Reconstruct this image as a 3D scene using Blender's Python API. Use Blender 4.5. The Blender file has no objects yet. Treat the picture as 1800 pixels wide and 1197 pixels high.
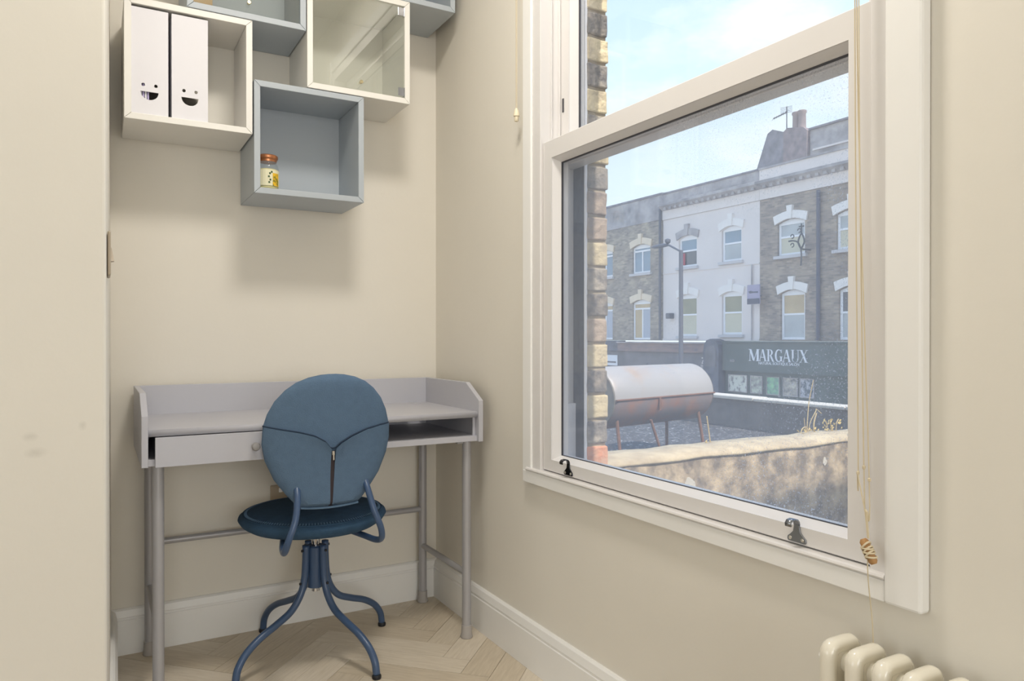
import bpy, bmesh, math, random
from mathutils import Vector, Matrix
random.seed(7)
PI = math.pi
scene = bpy.context.scene
C = scene.collection

# ------------------------------------------------------------------ camera
cam_d = bpy.data.cameras.new('camera')
cam = bpy.data.objects.new('camera', cam_d)
C.objects.link(cam)
cam_d.sensor_width = 36.0
cam_d.lens = 1280.5 / 1800 * 36.0
cam_d.clip_start = 0.02
cam_d.clip_end = 300
cam.location = (-1.1423, -2.6013, 0.9963)
cam.rotation_euler = (PI / 2 - 0.004, 0, -0.5178)
scene.camera = cam

# ------------------------------------------------------------------ view, sky, sun
vs = scene.view_settings
vs.view_transform = 'Standard'
vs.look = 'None'
vs.gamma = 1.0
vs.exposure = 0.17
vs.use_curve_mapping = False


def lin(c):
    return tuple(((v / 12.92) if v <= 0.04045 else ((v + 0.055) / 1.055) ** 2.4) for v in c)


def rgb(r, g, b):
    return lin((r / 255, g / 255, b / 255)) + (1.0,)


world = bpy.data.worlds.new('sky')
scene.world = world
world.use_nodes = True
wn, wl = world.node_tree.nodes, world.node_tree.links
wn.clear()
w_out = wn.new('ShaderNodeOutputWorld')
w_bg = wn.new('ShaderNodeBackground')
w_bg.inputs['Strength'].default_value = 1.4
w_tc = wn.new('ShaderNodeTexCoord')
w_sep = wn.new('ShaderNodeSeparateXYZ')
w_ramp = wn.new('ShaderNodeValToRGB')
w_ramp.color_ramp.elements[0].position = 0.0
w_ramp.color_ramp.elements[0].color = rgb(230, 243, 246)
w_ramp.color_ramp.elements[1].position = 0.75
w_ramp.color_ramp.elements[1].color = rgb(138, 180, 232)
e = w_ramp.color_ramp.elements.new(0.22)
e.color = rgb(212, 231, 244)
w_map = wn.new('ShaderNodeMapping')
w_map.inputs['Scale'].default_value = (1.0, 1.0, 2.2)
w_map.inputs['Location'].default_value = (0.35, 0.2, 0.1)
w_noise = wn.new('ShaderNodeTexNoise')
w_noise.inputs['Scale'].default_value = 3.2
w_noise.inputs['Detail'].default_value = 7
w_noise.inputs['Roughness'].default_value = 0.6
w_cr = wn.new('ShaderNodeValToRGB')
w_cr.color_ramp.elements[0].position = 0.53
w_cr.color_ramp.elements[1].position = 0.74
w_mix = wn.new('ShaderNodeMix')
w_mix.data_type = 'RGBA'
w_mix.inputs['B'].default_value = rgb(236, 241, 248)
wl.new(w_tc.outputs['Generated'], w_sep.inputs[0])
wl.new(w_sep.outputs['Z'], w_ramp.inputs[0])
wl.new(w_tc.outputs['Generated'], w_map.inputs[0])
wl.new(w_map.outputs[0], w_noise.inputs['Vector'])
wl.new(w_noise.outputs['Fac'], w_cr.inputs[0])
wl.new(w_cr.outputs['Color'], w_mix.inputs['Factor'])
wl.new(w_ramp.outputs['Color'], w_mix.inputs['A'])
wl.new(w_mix.outputs['Result'], w_bg.inputs['Color'])
wl.new(w_bg.outputs[0], w_out.inputs[0])

sun_d = bpy.data.lights.new('sun', 'SUN')
sun = bpy.data.objects.new('sun', sun_d)
C.objects.link(sun)
sun_d.energy = 4.4
sun_d.color = (1.0, 0.93, 0.82)
sun_d.angle = math.radians(0.6)
sun_dir = Vector((0.03, -0.62, 0.78)).normalized()   # towards the sun
sun.rotation_euler = sun_dir.to_track_quat('Z', 'Y').to_euler()
sun.location = (4, -8, 14)


def area(name, loc, aim, sx, sy, power, col):
    d = bpy.data.lights.new(name, 'AREA')
    d.shape = 'RECTANGLE'
    d.size, d.size_y = sx, sy
    d.energy = power
    d.color = col
    o = bpy.data.objects.new(name, d)
    C.objects.link(o)
    o.location = loc
    o.rotation_euler = (Vector(loc) - Vector(aim)).to_track_quat('Z', 'Y').to_euler()
    return o


# unseen fill lights standing in for daylight, added behind and left of the camera
area('fill_light_left', (-3.78, -2.5, 1.4), (0, -2.5, 1.4), 1.5, 1.6, 13, (1.0, 0.94, 0.87))
area('fill_light_rear', (-1.3, -6.98, 1.45), (-1.3, 0, 1.45), 2.0, 1.7, 52, (1.0, 0.98, 0.955))

# ------------------------------------------------------------------ materials
MATS = {}


def mat(name, col, rough=0.6, metal=0.0, var=0.0, scale=8.0, col2=None, bump=0.0, bscale=None, spec=None, coat=0.0,
        stretch=None, lo=0.35, hi=0.7):
    m = bpy.data.materials.new(name)
    m.use_nodes = True
    nt = m.node_tree
    b = nt.nodes['Principled BSDF']
    b.inputs['Base Color'].default_value = col
    b.inputs['Roughness'].default_value = rough
    b.inputs['Metallic'].default_value = metal
    if spec is not None:
        b.inputs['Specular IOR Level'].default_value = spec
    b.inputs['Coat Weight'].default_value = coat
    tc = nt.nodes.new('ShaderNodeTexCoord')
    vec = tc.outputs['Object']
    if stretch:
        mp = nt.nodes.new('ShaderNodeMapping')
        mp.inputs['Scale'].default_value = stretch
        nt.links.new(vec, mp.inputs[0])
        vec = mp.outputs[0]
    if var or col2:
        n = nt.nodes.new('ShaderNodeTexNoise')
        n.inputs['Scale'].default_value = scale
        n.inputs['Detail'].default_value = 6
        n.inputs['Roughness'].default_value = 0.6
        nt.links.new(vec, n.inputs['Vector'])
        r = nt.nodes.new('ShaderNodeValToRGB')
        r.color_ramp.elements[0].position = lo
        r.color_ramp.elements[1].position = hi
        c2 = col2 or tuple(max(0, v * (1 - var)) for v in col[:3]) + (1,)
        r.color_ramp.elements[0].color = col
        r.color_ramp.elements[1].color = c2
        nt.links.new(n.outputs['Fac'], r.inputs[0])
        nt.links.new(r.outputs[0], b.inputs['Base Color'])
    if bump:
        n2 = nt.nodes.new('ShaderNodeTexNoise')
        n2.inputs['Scale'].default_value = bscale or scale
        n2.inputs['Detail'].default_value = 5
        nt.links.new(vec, n2.inputs['Vector'])
        bp = nt.nodes.new('ShaderNodeBump')
        bp.inputs['Strength'].default_value = bump
        bp.inputs['Distance'].default_value = 0.01
        nt.links.new(n2.outputs['Fac'], bp.inputs['Height'])
        nt.links.new(bp.outputs[0], b.inputs['Normal'])
    MATS[name] = m
    return m


mat('wall_paint', rgb(231, 226, 215), 0.75, var=0.03, scale=2.5, bump=0.03, bscale=60)
mat('ceiling_paint', rgb(240, 238, 230), 0.8)
mat('trim_white', rgb(243, 242, 239), 0.42, var=0.03, scale=4)
mat('upvc', rgb(228, 225, 223), 0.3, var=0.02, scale=3)
mat('upvc_track', rgb(214, 211, 208), 0.35)
mat('gasket', rgb(66, 66, 72), 0.5)
mat('cab_white', rgb(238, 236, 230), 0.5)
mat('cab_white_in', rgb(226, 222, 211), 0.55)
mat('cab_blue', rgb(180, 188, 195), 0.45)
mat('desk_grey', rgb(190, 190, 197), 0.45, var=0.02, scale=3)
mat('desk_metal', rgb(172, 171, 174), 0.38, metal=0.25)
mat('foot_plastic', rgb(172, 167, 163), 0.6)
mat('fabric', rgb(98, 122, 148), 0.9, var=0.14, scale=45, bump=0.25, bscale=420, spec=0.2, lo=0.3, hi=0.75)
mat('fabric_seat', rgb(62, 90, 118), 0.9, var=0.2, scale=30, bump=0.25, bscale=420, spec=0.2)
mat('gap_shade', rgb(44, 60, 80), 0.9)
mat('piping', rgb(96, 124, 152), 0.8)
mat('blue_metal', rgb(62, 86, 120), 0.32, spec=0.6)
mat('dark_plastic', rgb(24, 26, 32), 0.5)
mat('chrome', rgb(205, 206, 210), 0.16, metal=1.0)
mat('steel', rgb(150, 154, 160), 0.28, metal=1.0)
mat('black_chrome', rgb(60, 60, 64), 0.18, metal=0.9)
mat('screw', rgb(210, 205, 196), 0.3, metal=0.8)
mat('zip', rgb(58, 50, 56), 0.5, metal=0.3)
mat('card', rgb(231, 230, 235), 0.65)
mat('file_inside', rgb(70, 68, 68), 0.9)
mat('brass', rgb(214, 200, 160), 0.25, metal=0.8)
mat('knob_grey', rgb(150, 148, 148), 0.4)
mat('copper', rgb(196, 132, 92), 0.3, metal=0.75)
mat('wax', rgb(226, 218, 160), 0.6)
mat('wood_box', rgb(206, 172, 128), 0.6, var=0.15, scale=20, stretch=(1, 1, 8))
mat('switch', rgb(180, 166, 146), 0.35, metal=0.3)
mat('cord', rgb(214, 200, 170), 0.85)
mat('acorn', rgb(232, 220, 192), 0.5)
mat('bone_wood', rgb(186, 140, 88), 0.55, var=0.4, scale=60)
mat('radiator', rgb(236, 230, 214), 0.25, coat=0.4)
mat('oak', rgb(222, 210, 190), 0.5, col2=rgb(204, 191, 170), scale=5, stretch=(2.2, 22, 1), lo=0.35, hi=0.72, bump=0.03, bscale=30)
mat('oak_b', rgb(215, 202, 181), 0.5, col2=rgb(197, 183, 161), scale=5, stretch=(2.2, 22, 1), lo=0.35, hi=0.72, bump=0.03, bscale=30)
mat('oak_c', rgb(228, 217, 199), 0.5, col2=rgb(210, 197, 177), scale=5, stretch=(2.2, 22, 1), lo=0.35, hi=0.72, bump=0.03, bscale=30)
mat('subfloor', rgb(150, 132, 104), 0.8)
mat('dust_mark', rgb(176, 168, 156), 0.8)
wp = MATS['wall_paint'].copy()
wp.name = 'wall_paint_scuffed'
MATS['wall_paint_scuffed'] = wp
_nt = wp.node_tree
_b = _nt.nodes['Principled BSDF']
_src = _b.inputs['Base Color'].links[0].from_socket
_tc = _nt.nodes.new('ShaderNodeTexCoord')
_nz = _nt.nodes.new('ShaderNodeTexNoise')
_nz.inputs['Scale'].default_value = 60
_nt.links.new(_tc.outputs['Object'], _nz.inputs['Vector'])
for _c, _s in (((-1.243, -1.1, 0.825), (90, 1, 130)), ((-1.2345, -1.1, 0.797), (60, 1, 110)), ((-1.165, -1.1, 0.84), (160, 1, 120))):
    _sub = _nt.nodes.new('ShaderNodeVectorMath')
    _sub.operation = 'SUBTRACT'
    _sub.inputs[1].default_value = _c
    _mul = _nt.nodes.new('ShaderNodeVectorMath')
    _mul.operation = 'MULTIPLY'
    _mul.inputs[1].default_value = _s
    _len = _nt.nodes.new('ShaderNodeVectorMath')
    _len.operation = 'LENGTH'
    _mr = _nt.nodes.new('ShaderNodeMapRange')
    _mr.inputs['From Min'].default_value = 0.2
    _mr.inputs['From Max'].default_value = 1.2
    _mr.inputs['To Min'].default_value = 0.55
    _mr.inputs['To Max'].default_value = 0.0
    _m3 = _nt.nodes.new('ShaderNodeMath')
    _m3.operation = 'MULTIPLY'
    _mx = _nt.nodes.new('ShaderNodeMix')
    _mx.data_type = 'RGBA'
    _mx.inputs['B'].default_value = rgb(176, 170, 158)
    _nt.links.new(_tc.outputs['Object'], _sub.inputs[0])
    _nt.links.new(_sub.outputs[0], _mul.inputs[0])
    _nt.links.new(_mul.outputs[0], _len.inputs[0])
    _nt.links.new(_len.outputs['Value'], _mr.inputs['Value'])
    _nt.links.new(_mr.outputs[0], _m3.inputs[0])
    _nt.links.new(_nz.outputs['Fac'], _m3.inputs[1])
    _nt.links.new(_m3.outputs[0], _mx.inputs['Factor'])
    _nt.links.new(_src, _mx.inputs['A'])
    _src = _mx.outputs['Result']
_nt.links.new(_src, _b.inputs['Base Color'])
# outside
mat('brick_cream', rgb(208, 192, 158), 0.9, col2=rgb(166, 152, 132), scale=22, bump=0.6, bscale=60, lo=0.45, hi=0.75)
mat('brick_grey', rgb(172, 162, 148), 0.9, col2=rgb(108, 104, 104), scale=24, bump=0.6, bscale=60, lo=0.35, hi=0.65)
mat('brick_dark', rgb(164, 152, 138), 0.9, col2=rgb(100, 96, 94), scale=20, bump=0.6, bscale=60, lo=0.35, hi=0.6)
mat('brick_pink', rgb(190, 170, 150), 0.9, col2=rgb(142, 128, 118), scale=20, bump=0.6, bscale=60)
mat('brick_red', rgb(226, 144, 106), 0.9, col2=rgb(204, 172, 146), scale=20, bump=0.6, bscale=60)
mat('mortar', rgb(186, 172, 150), 0.95, var=0.3, scale=40)
mat('party_face', rgb(212, 190, 158), 0.95, col2=rgb(130, 116, 100), scale=11, bump=0.8, bscale=30, lo=0.36, hi=0.6)
mat('party_patch', rgb(216, 208, 194), 0.95, var=0.1, scale=20)
mat('party_top', rgb(214, 196, 164), 0.95, col2=rgb(176, 158, 132), scale=12, bump=0.5, bscale=40)
mat('roof_felt', rgb(74, 74, 78), 0.95, col2=rgb(196, 196, 196), scale=26, bump=0.4, bscale=40, lo=0.58, hi=0.66)
mat('parapet', rgb(128, 124, 122), 0.95, col2=rgb(98, 95, 95), scale=4, bump=0.4, bscale=30)
mat('coping', rgb(216, 208, 196), 0.9, var=0.15, scale=10)
mat('asphalt', rgb(150, 148, 146), 0.95, var=0.2, scale=4)
mat('drum_lid', rgb(176, 171, 168), 0.5, metal=0.1, col2=rgb(184, 152, 124), scale=2.2, lo=0.5, hi=0.75)
mat('drum_tub', rgb(130, 116, 114), 0.8, col2=rgb(168, 112, 82), scale=4, lo=0.42, hi=0.68)
mat('rust', rgb(136, 96, 76), 0.85, var=0.3, scale=12)
mat('dry_plant', rgb(206, 184, 138), 0.9, var=0.2, scale=30)
mat('dry_leaf', rgb(214, 190, 126), 0.9, var=0.25, scale=40)
mat('render_pale', rgb(236, 226, 222), 0.9, var=0.06, scale=0.8)
mat('render_grey', rgb(192, 186, 186), 0.95, col2=rgb(144, 140, 142), scale=1.3, lo=0.4, hi=0.65)
mat('lintel_white', rgb(246, 240, 236), 0.8, var=0.06, scale=3)
mat('lintel_cream', rgb(240, 222, 198), 0.8, var=0.1, scale=3)
mat('frame_white', rgb(246, 246, 250), 0.5)
mat('sill_grey', rgb(206, 202, 204), 0.8)
mat('curtain', rgb(190, 196, 208), 0.9, var=0.15, scale=5, stretch=(1, 9, 0.3))
mat('blind_cream', rgb(216, 210, 188), 0.9, var=0.1, scale=2)
mat('dark_room', rgb(58, 60, 66), 0.9)
mat('red_cloth', rgb(176, 70, 84), 0.9)
mat('roof_slate', rgb(124, 120, 126), 0.95, col2=rgb(160, 156, 162), scale=3)
mat('chimney_brick', rgb(166, 150, 150), 0.95, col2=rgb(128, 118, 122), scale=4)
mat('shop_green', rgb(78, 92, 92), 0.55, col2=rgb(98, 110, 110), scale=1.0)
mat('shop_dark', rgb(98, 98, 104), 0.6, col2=rgb(128, 126, 132), scale=1.2)
mat('shop_pier', rgb(80, 84, 96), 0.6, col2=rgb(110, 114, 128), scale=2.5)
mat('fascia_wood', rgb(156, 132, 124), 0.8, col2=rgb(112, 104, 112), scale=2.2, stretch=(1, 1, 3))
mat('sign_white', rgb(232, 234, 240), 0.6)
mat('sign_slate', rgb(74, 80, 100), 0.6)
mat('sign_lilac', rgb(170, 164, 190), 0.6, var=0.12, scale=4)
mat('lamp_grey', rgb(92, 96, 108), 0.5)
mat('iron', rgb(52, 60, 70), 0.5)
mat('pot_clay', rgb(170, 152, 148), 0.9, col2=rgb(150, 138, 140), scale=4)
mat('pic_a', rgb(214, 216, 206), 0.4, col2=rgb(120, 118, 124), scale=5, lo=0.5, hi=0.62)
mat('pic_b', rgb(200, 206, 190), 0.4, col2=rgb(110, 104, 112), scale=6)
mat('pic_c', rgb(150, 206, 160), 0.4, col2=rgb(96, 130, 132), scale=5)
mat('pic_d', rgb(206, 200, 186), 0.4, col2=rgb(90, 92, 100), scale=5)
mat('pic_e', rgb(190, 192, 200), 0.4, col2=rgb(64, 84, 98), scale=5, lo=0.4, hi=0.55)


def brick_wall_mat(name, c1, c2, mortar):
    m = bpy.data.materials.new(name)
    m.use_nodes = True
    nt = m.node_tree
    b = nt.nodes['Principled BSDF']
    b.inputs['Roughness'].default_value = 0.95
    tc = nt.nodes.new('ShaderNodeTexCoord')
    sp = nt.nodes.new('ShaderNodeSeparateXYZ')
    cb = nt.nodes.new('ShaderNodeCombineXYZ')
    nt.links.new(tc.outputs['Object'], sp.inputs[0])
    nt.links.new(sp.outputs['Y'], cb.inputs['X'])
    nt.links.new(sp.outputs['Z'], cb.inputs['Y'])
    br = nt.nodes.new('ShaderNodeTexBrick')
    br.inputs['Scale'].default_value = 1.0
    br.inputs['Brick Width'].default_value = 0.225
    br.inputs['Row Height'].default_value = 0.075
    br.inputs['Mortar Size'].default_value = 0.008
    br.inputs['Color1'].default_value = c1
    br.inputs['Color2'].default_value = c2
    br.inputs['Mortar'].default_value = mortar
    nt.links.new(cb.outputs[0], br.inputs['Vector'])
    n = nt.nodes.new('ShaderNodeTexNoise')
    n.inputs['Scale'].default_value = 1.6
    n.inputs['Detail'].default_value = 7
    nt.links.new(tc.outputs['Object'], n.inputs['Vector'])
    r = nt.nodes.new('ShaderNodeValToRGB')
    r.color_ramp.elements[0].position = 0.35
    r.color_ramp.elements[1].position = 0.7
    r.color_ramp.elements[0].color = (0.72, 0.72, 0.76, 1)
    r.color_ramp.elements[1].color = (1.12, 1.1, 1.02, 1)
    nt.links.new(n.outputs['Fac'], r.inputs[0])
    mx = nt.nodes.new('ShaderNodeMix')
    mx.data_type = 'RGBA'
    mx.blend_type = 'MULTIPLY'
    mx.inputs['Factor'].default_value = 1
    nt.links.new(br.outputs['Color'], mx.inputs['A'])
    nt.links.new(r.outputs[0], mx.inputs['B'])
    nt.links.new(mx.outputs['Result'], b.inputs['Base Color'])
    MATS[name] = m


brick_wall_mat('stock_brick', rgb(190, 178, 162), rgb(148, 139, 132), rgb(174, 166, 156))
brick_wall_mat('stock_brick_b', rgb(184, 168, 152), rgb(142, 131, 124), rgb(168, 158, 150))


def glass_mat(name, tint, dirt=0.0, gloss=0.9, haze=0.0, dirty_scale=60, base=0.04):
    """clear pane: straight-through light, mirror reflection at grazing angles, a film of dust"""
    m = bpy.data.materials.new(name)
    m.use_nodes = True
    nt = m.node_tree
    nt.nodes.clear()
    out = nt.nodes.new('ShaderNodeOutputMaterial')
    tr = nt.nodes.new('ShaderNodeBsdfTransparent')
    tr.inputs[0].default_value = tint
    gl = nt.nodes.new('ShaderNodeBsdfGlossy')
    gl.inputs['Roughness'].default_value = 0.01
    gl.inputs[0].default_value = (gloss, gloss, gloss, 1)
    lw_ = nt.nodes.new('ShaderNodeLayerWeight')
    pw_ = nt.nodes.new('ShaderNodeMath')
    pw_.operation = 'POWER'
    pw_.inputs[1].default_value = 5.0
    nt.links.new(lw_.outputs['Facing'], pw_.inputs[0])
    fr = nt.nodes.new('ShaderNodeMath')
    fr.operation = 'MULTIPLY_ADD'
    fr.inputs[1].default_value = 0.96
    fr.inputs[2].default_value = base
    nt.links.new(pw_.outputs[0], fr.inputs[0])
    mx = nt.nodes.new('ShaderNodeMixShader')
    nt.links.new(fr.outputs[0], mx.inputs[0])
    nt.links.new(tr.outputs[0], mx.inputs[1])
    nt.links.new(gl.outputs[0], mx.inputs[2])
    last = mx.outputs[0]
    if dirt or haze:
        tc = nt.nodes.new('ShaderNodeTexCoord')
        n = nt.nodes.new('ShaderNodeTexNoise')
        n.inputs['Scale'].default_value = dirty_scale * 4
        n.inputs['Detail'].default_value = 3
        nt.links.new(tc.outputs['Object'], n.inputs['Vector'])
        r = nt.nodes.new('ShaderNodeValToRGB')
        r.color_ramp.elements[0].position = 0.58
        r.color_ramp.elements[1].position = 0.75
        nt.links.new(n.outputs['Fac'], r.inputs[0])
        n2 = nt.nodes.new('ShaderNodeTexNoise')
        n2.inputs['Scale'].default_value = 2.4
        n2.inputs['Detail'].default_value = 4
        nt.links.new(tc.outputs['Object'], n2.inputs['Vector'])
        r2 = nt.nodes.new('ShaderNodeValToRGB')
        r2.color_ramp.elements[0].position = 0.42
        r2.color_ramp.elements[1].position = 0.68
        nt.links.new(n2.outputs['Fac'], r2.inputs[0])
        mul = nt.nodes.new('ShaderNodeMath')
        mul.operation = 'MULTIPLY'
        nt.links.new(r.outputs[0], mul.inputs[0])
        nt.links.new(r2.outputs[0], mul.inputs[1])
        sy = nt.nodes.new('ShaderNodeSeparateXYZ')
        nt.links.new(tc.outputs['Object'], sy.inputs[0])
        mr = nt.nodes.new('ShaderNodeMapRange')
        mr.inputs['From Min'].default_value = 0.25
        mr.inputs['From Max'].default_value = -0.35
        mr.inputs['To Min'].default_value = 0.1
        mr.inputs['To Max'].default_value = 1.0
        nt.links.new(sy.outputs['Y'], mr.inputs['Value'])
        mu2 = nt.nodes.new('ShaderNodeMath')
        mu2.operation = 'MULTIPLY'
        nt.links.new(mul.outputs[0], mu2.inputs[0])
        nt.links.new(mr.outputs[0], mu2.inputs[1])
        mul = mu2
        sc = nt.nodes.new('ShaderNodeMath')
        sc.operation = 'MULTIPLY_ADD'
        sc.inputs[1].default_value = dirt
        sc.inputs[2].default_value = haze
        nt.links.new(mul.outputs[0], sc.inputs[0])
        tl = nt.nodes.new('ShaderNodeBsdfTranslucent')
        tl.inputs[0].default_value = (0.92, 0.92, 0.97, 1)
        m2 = nt.nodes.new('ShaderNodeMixShader')
        nt.links.new(sc.outputs[0], m2.inputs[0])
        nt.links.new(last, m2.inputs[1])
        nt.links.new(tl.outputs[0], m2.inputs[2])
        last = m2.outputs[0]
    nt.links.new(last, out.inputs[0])
    MATS[name] = m


glass_mat('pane_dirty', (0.98, 0.985, 0.99, 1), dirt=0.9, haze=0.14)
glass_mat('pane_clean', (0.98, 0.985, 0.99, 1), dirt=0.1, haze=0.03)
glass_mat('cabinet_glass', (0.95, 0.965, 0.955, 1), base=0.09)
glass_mat('jar_glass', (0.94, 0.95, 0.95, 1))


def far_glass(name, col):
    m = mat(name, col, 0.08, spec=0.8, var=0.25, scale=1.4)
    return m


far_glass('far_pane_blue', rgb(132, 156, 176))
far_glass('far_pane_olive', rgb(150, 148, 120))
far_glass('far_pane_pale', rgb(186, 192, 196))
far_glass('far_pane_warm', rgb(196, 172, 130))
far_glass('far_pane_dark', rgb(88, 92, 100))


# ------------------------------------------------------------------ geometry helpers
def box(bm, x0, x1, y0, y1, z0, z1):
    v = [bm.verts.new((x, y, z)) for x in (x0, x1) for y in (y0, y1) for z in (z0, z1)]
    for f in ((0, 1, 3, 2), (4, 6, 7, 5), (0, 4, 5, 1), (2, 3, 7, 6), (0, 2, 6, 4), (1, 5, 7, 3)):
        bm.faces.new([v[i] for i in f])
    return bm


def bx(*a):
    return box(bmesh.new(), *a)


def prism(pts, axis, a, b, bm=None):
    """polygon pts (2D) extruded along axis from a to b; 2D axes are the other two in order"""
    bm = bm or bmesh.new()

    def P(p, t):
        if axis == 'x':
            return (t, p[0], p[1])
        if axis == 'y':
            return (p[0], t, p[1])
        return (p[0], p[1], t)
    v0 = [bm.verts.new(P(p, a)) for p in pts]
    v1 = [bm.verts.new(P(p, b)) for p in pts]
    n = len(pts)
    bm.faces.new(v0[::-1])
    bm.faces.new(v1)
    for i in range(n):
        bm.faces.new((v0[i], v0[(i + 1) % n], v1[(i + 1) % n], v1[i]))
    bmesh.ops.recalc_face_normals(bm, faces=bm.faces)
    return bm


def catmull(pts, sub=8):
    pts = [Vector(p) for p in pts]
    if len(pts) < 3:
        return pts
    out = []
    ext = [pts[0] * 2 - pts[1]] + pts + [pts[-1] * 2 - pts[-2]]
    for i in range(1, len(ext) - 2):
        p0, p1, p2, p3 = ext[i - 1:i + 3]
        for s in range(sub):
            t = s / sub
            out.append(0.5 * ((2 * p1) + (p2 - p0) * t + (2 * p0 - 5 * p1 + 4 * p2 - p3) * t * t + (3 * p1 - p0 - 3 * p2 + p3) * t ** 3))
    out.append(pts[-1])
    return out


def tube(bm, pts, r, seg=12, cap=True):
    """sweep a circle along pts; r a number or one per point"""
    pts = [Vector(p) for p in pts]
    n = len(pts)
    rs = r if isinstance(r, (list, tuple)) else [r] * n
    rings = []
    nrm = None
    for i in range(n):
        t = (pts[min(i + 1, n - 1)] - pts[max(i - 1, 0)]).normalized()
        if nrm is None:
            ref = Vector((0, 0, 1)) if abs(t.z) < 0.9 else Vector((1, 0, 0))
            nrm = t.cross(ref).normalized()
        nrm = (nrm - t * nrm.dot(t)).normalized()
        bi = t.cross(nrm)
        rings.append([bm.verts.new(pts[i] + (nrm * math.cos(2 * PI * k / seg) + bi * math.sin(2 * PI * k / seg)) * rs[i]) for k in range(seg)])
    for a, b in zip(rings, rings[1:]):
        for k in range(seg):
            bm.faces.new((a[k], a[(k + 1) % seg], b[(k + 1) % seg], b[k]))
    if cap:
        bm.faces.new(rings[0][::-1])
        bm.faces.new(rings[-1])
    return bm


def lathe(bm, prof, cx, cy, seg=32, axis='z', cz=0.0):
    """prof: list of (r, h) revolved about an axis through (cx, cy[, cz])"""
    rings = []
    for r, h in prof:
        ring = []
        for k in range(seg):
            a = 2 * PI * k / seg
            c, s = r * math.cos(a), r * math.sin(a)
            if axis == 'z':
                p = (cx + c, cy + s, h)
            elif axis == 'y':
                p = (cx + c, h, cz + s)
            else:
                p = (h, cy + c, cz + s)
            ring.append(bm.verts.new(p))
        rings.append(ring)
    for a, b in zip(rings, rings[1:]):
        for k in range(seg):
            bm.faces.new((a[k], a[(k + 1) % seg], b[(k + 1) % seg], b[k]))
    bm.faces.new(rings[0][::-1])
    bm.faces.new(rings[-1])
    bmesh.ops.recalc_face_normals(bm, faces=bm.faces)
    return bm


def holed(outline, holes, axis, a, b):
    """flat plate with real holes: outline and holes are 2D loops, extruded from a to b along axis"""
    cu = bpy.data.curves.new('tmp', 'CURVE')
    cu.dimensions = '2D'
    cu.fill_mode = 'BOTH'
    cu.extrude = abs(b - a) / 2
    for loop in [outline] + holes:
        s = cu.splines.new('POLY')
        s.points.add(len(loop) - 1)
        for p, q in zip(s.points, loop):
            p.co = (q[0], q[1], 0, 1)
        s.use_cyclic_u = True
    ob = bpy.data.objects.new('tmp', cu)
    me = ob.to_mesh()
    bm = bmesh.new()
    bm.from_mesh(me)
    ob.to_mesh_clear()
    bpy.data.objects.remove(ob)
    bpy.data.curves.remove(cu)
    mid = (a + b) / 2
    for v in bm.verts:
        x, y, z = v.co
        v.co = {'x': (mid + z, x, y), 'y': (x, mid + z, y), 'z': (x, y, mid + z)}[axis]
    bmesh.ops.remove_doubles(bm, verts=bm.verts, dist=1e-5)
    bmesh.ops.recalc_face_normals(bm, faces=bm.faces)
    return bm


def rect(x0, x1, y0, y1):
    return [(x0, y0), (x1, y0), (x1, y1), (x0, y1)]


def circle(cx, cy, r, n=20, ry=None):
    return [(cx + r * math.cos(2 * PI * k / n), cy + (ry or r) * math.sin(2 * PI * k / n)) for k in range(n)]


def rrect(x0, x1, y0, y1, r, n=5):
    out = []
    for cx, cy, a0 in ((x1 - r, y1 - r, 0), (x0 + r, y1 - r, PI / 2), (x0 + r, y0 + r, PI), (x1 - r, y0 + r, 3 * PI / 2)):
        for k in range(n + 1):
            a = a0 + PI / 2 * k / n
            out.append((cx + r * math.cos(a), cy + r * math.sin(a)))
    return out


ORIG = {}


def obj(name, bm, m, parent=None, origin=None, smooth=False, bevel=0.0, bseg=2, subsurf=0):
    """link a bmesh (world coordinates) as ONE mesh object; parts take their thing's origin"""
    me = bpy.data.meshes.new(name)
    o0 = Vector(ORIG[parent.name]) if parent is not None else Vector(origin or (0, 0, 0))
    for v in bm.verts:
        v.co -= o0
    bm.to_mesh(me)
    bm.free()
    o = bpy.data.objects.new(name, me)
    C.objects.link(o)
    me.materials.append(MATS[m] if isinstance(m, str) else m)
    if smooth:
        for p in me.polygons:
            p.use_smooth = True
        if smooth != 'all':
            md = o.modifiers.new('split', 'EDGE_SPLIT')
            md.split_angle = math.radians(38)
    if parent is not None:
        o.parent = parent
    else:
        o.location = o0
    ORIG[o.name] = tuple(o0)
    if bevel:
        md = o.modifiers.new('bevel', 'BEVEL')
        md.width = bevel
        md.segments = bseg
        md.limit_method = 'ANGLE'
        md.angle_limit = math.radians(40)
    if subsurf:
        md = o.modifiers.new('sub', 'SUBSURF')
        md.levels = md.render_levels = subsurf
    return o


def tag(o, label, cat, group=None):
    o['label'] = label
    o['category'] = cat
    if group:
        o['group'] = group
    return o


def thing(name, loc, label, cat, group=None):
    o = bpy.data.objects.new(name, None)
    C.objects.link(o)
    o.location = loc
    o.empty_display_size = 0.1
    ORIG[o.name] = tuple(loc)
    return tag(o, label, cat, group)


def structure(o):
    o['kind'] = 'structure'
    return o


def struct_empty(name, loc=(0, 0, 0)):
    o = bpy.data.objects.new(name, None)
    C.objects.link(o)
    o.location = loc
    ORIG[o.name] = tuple(loc)
    return structure(o)


# ================================================================== ROOM SHELL
CEIL = 2.75
structure(obj('ceiling', bx(-3.7, 0.184, -6.9, 0.2, CEIL, CEIL + 0.2), 'ceiling_paint'))
structure(obj('wall_back', bx(-1.3, 0.184, 0.0, 0.2, -0.02, CEIL), 'wall_paint'))
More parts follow.
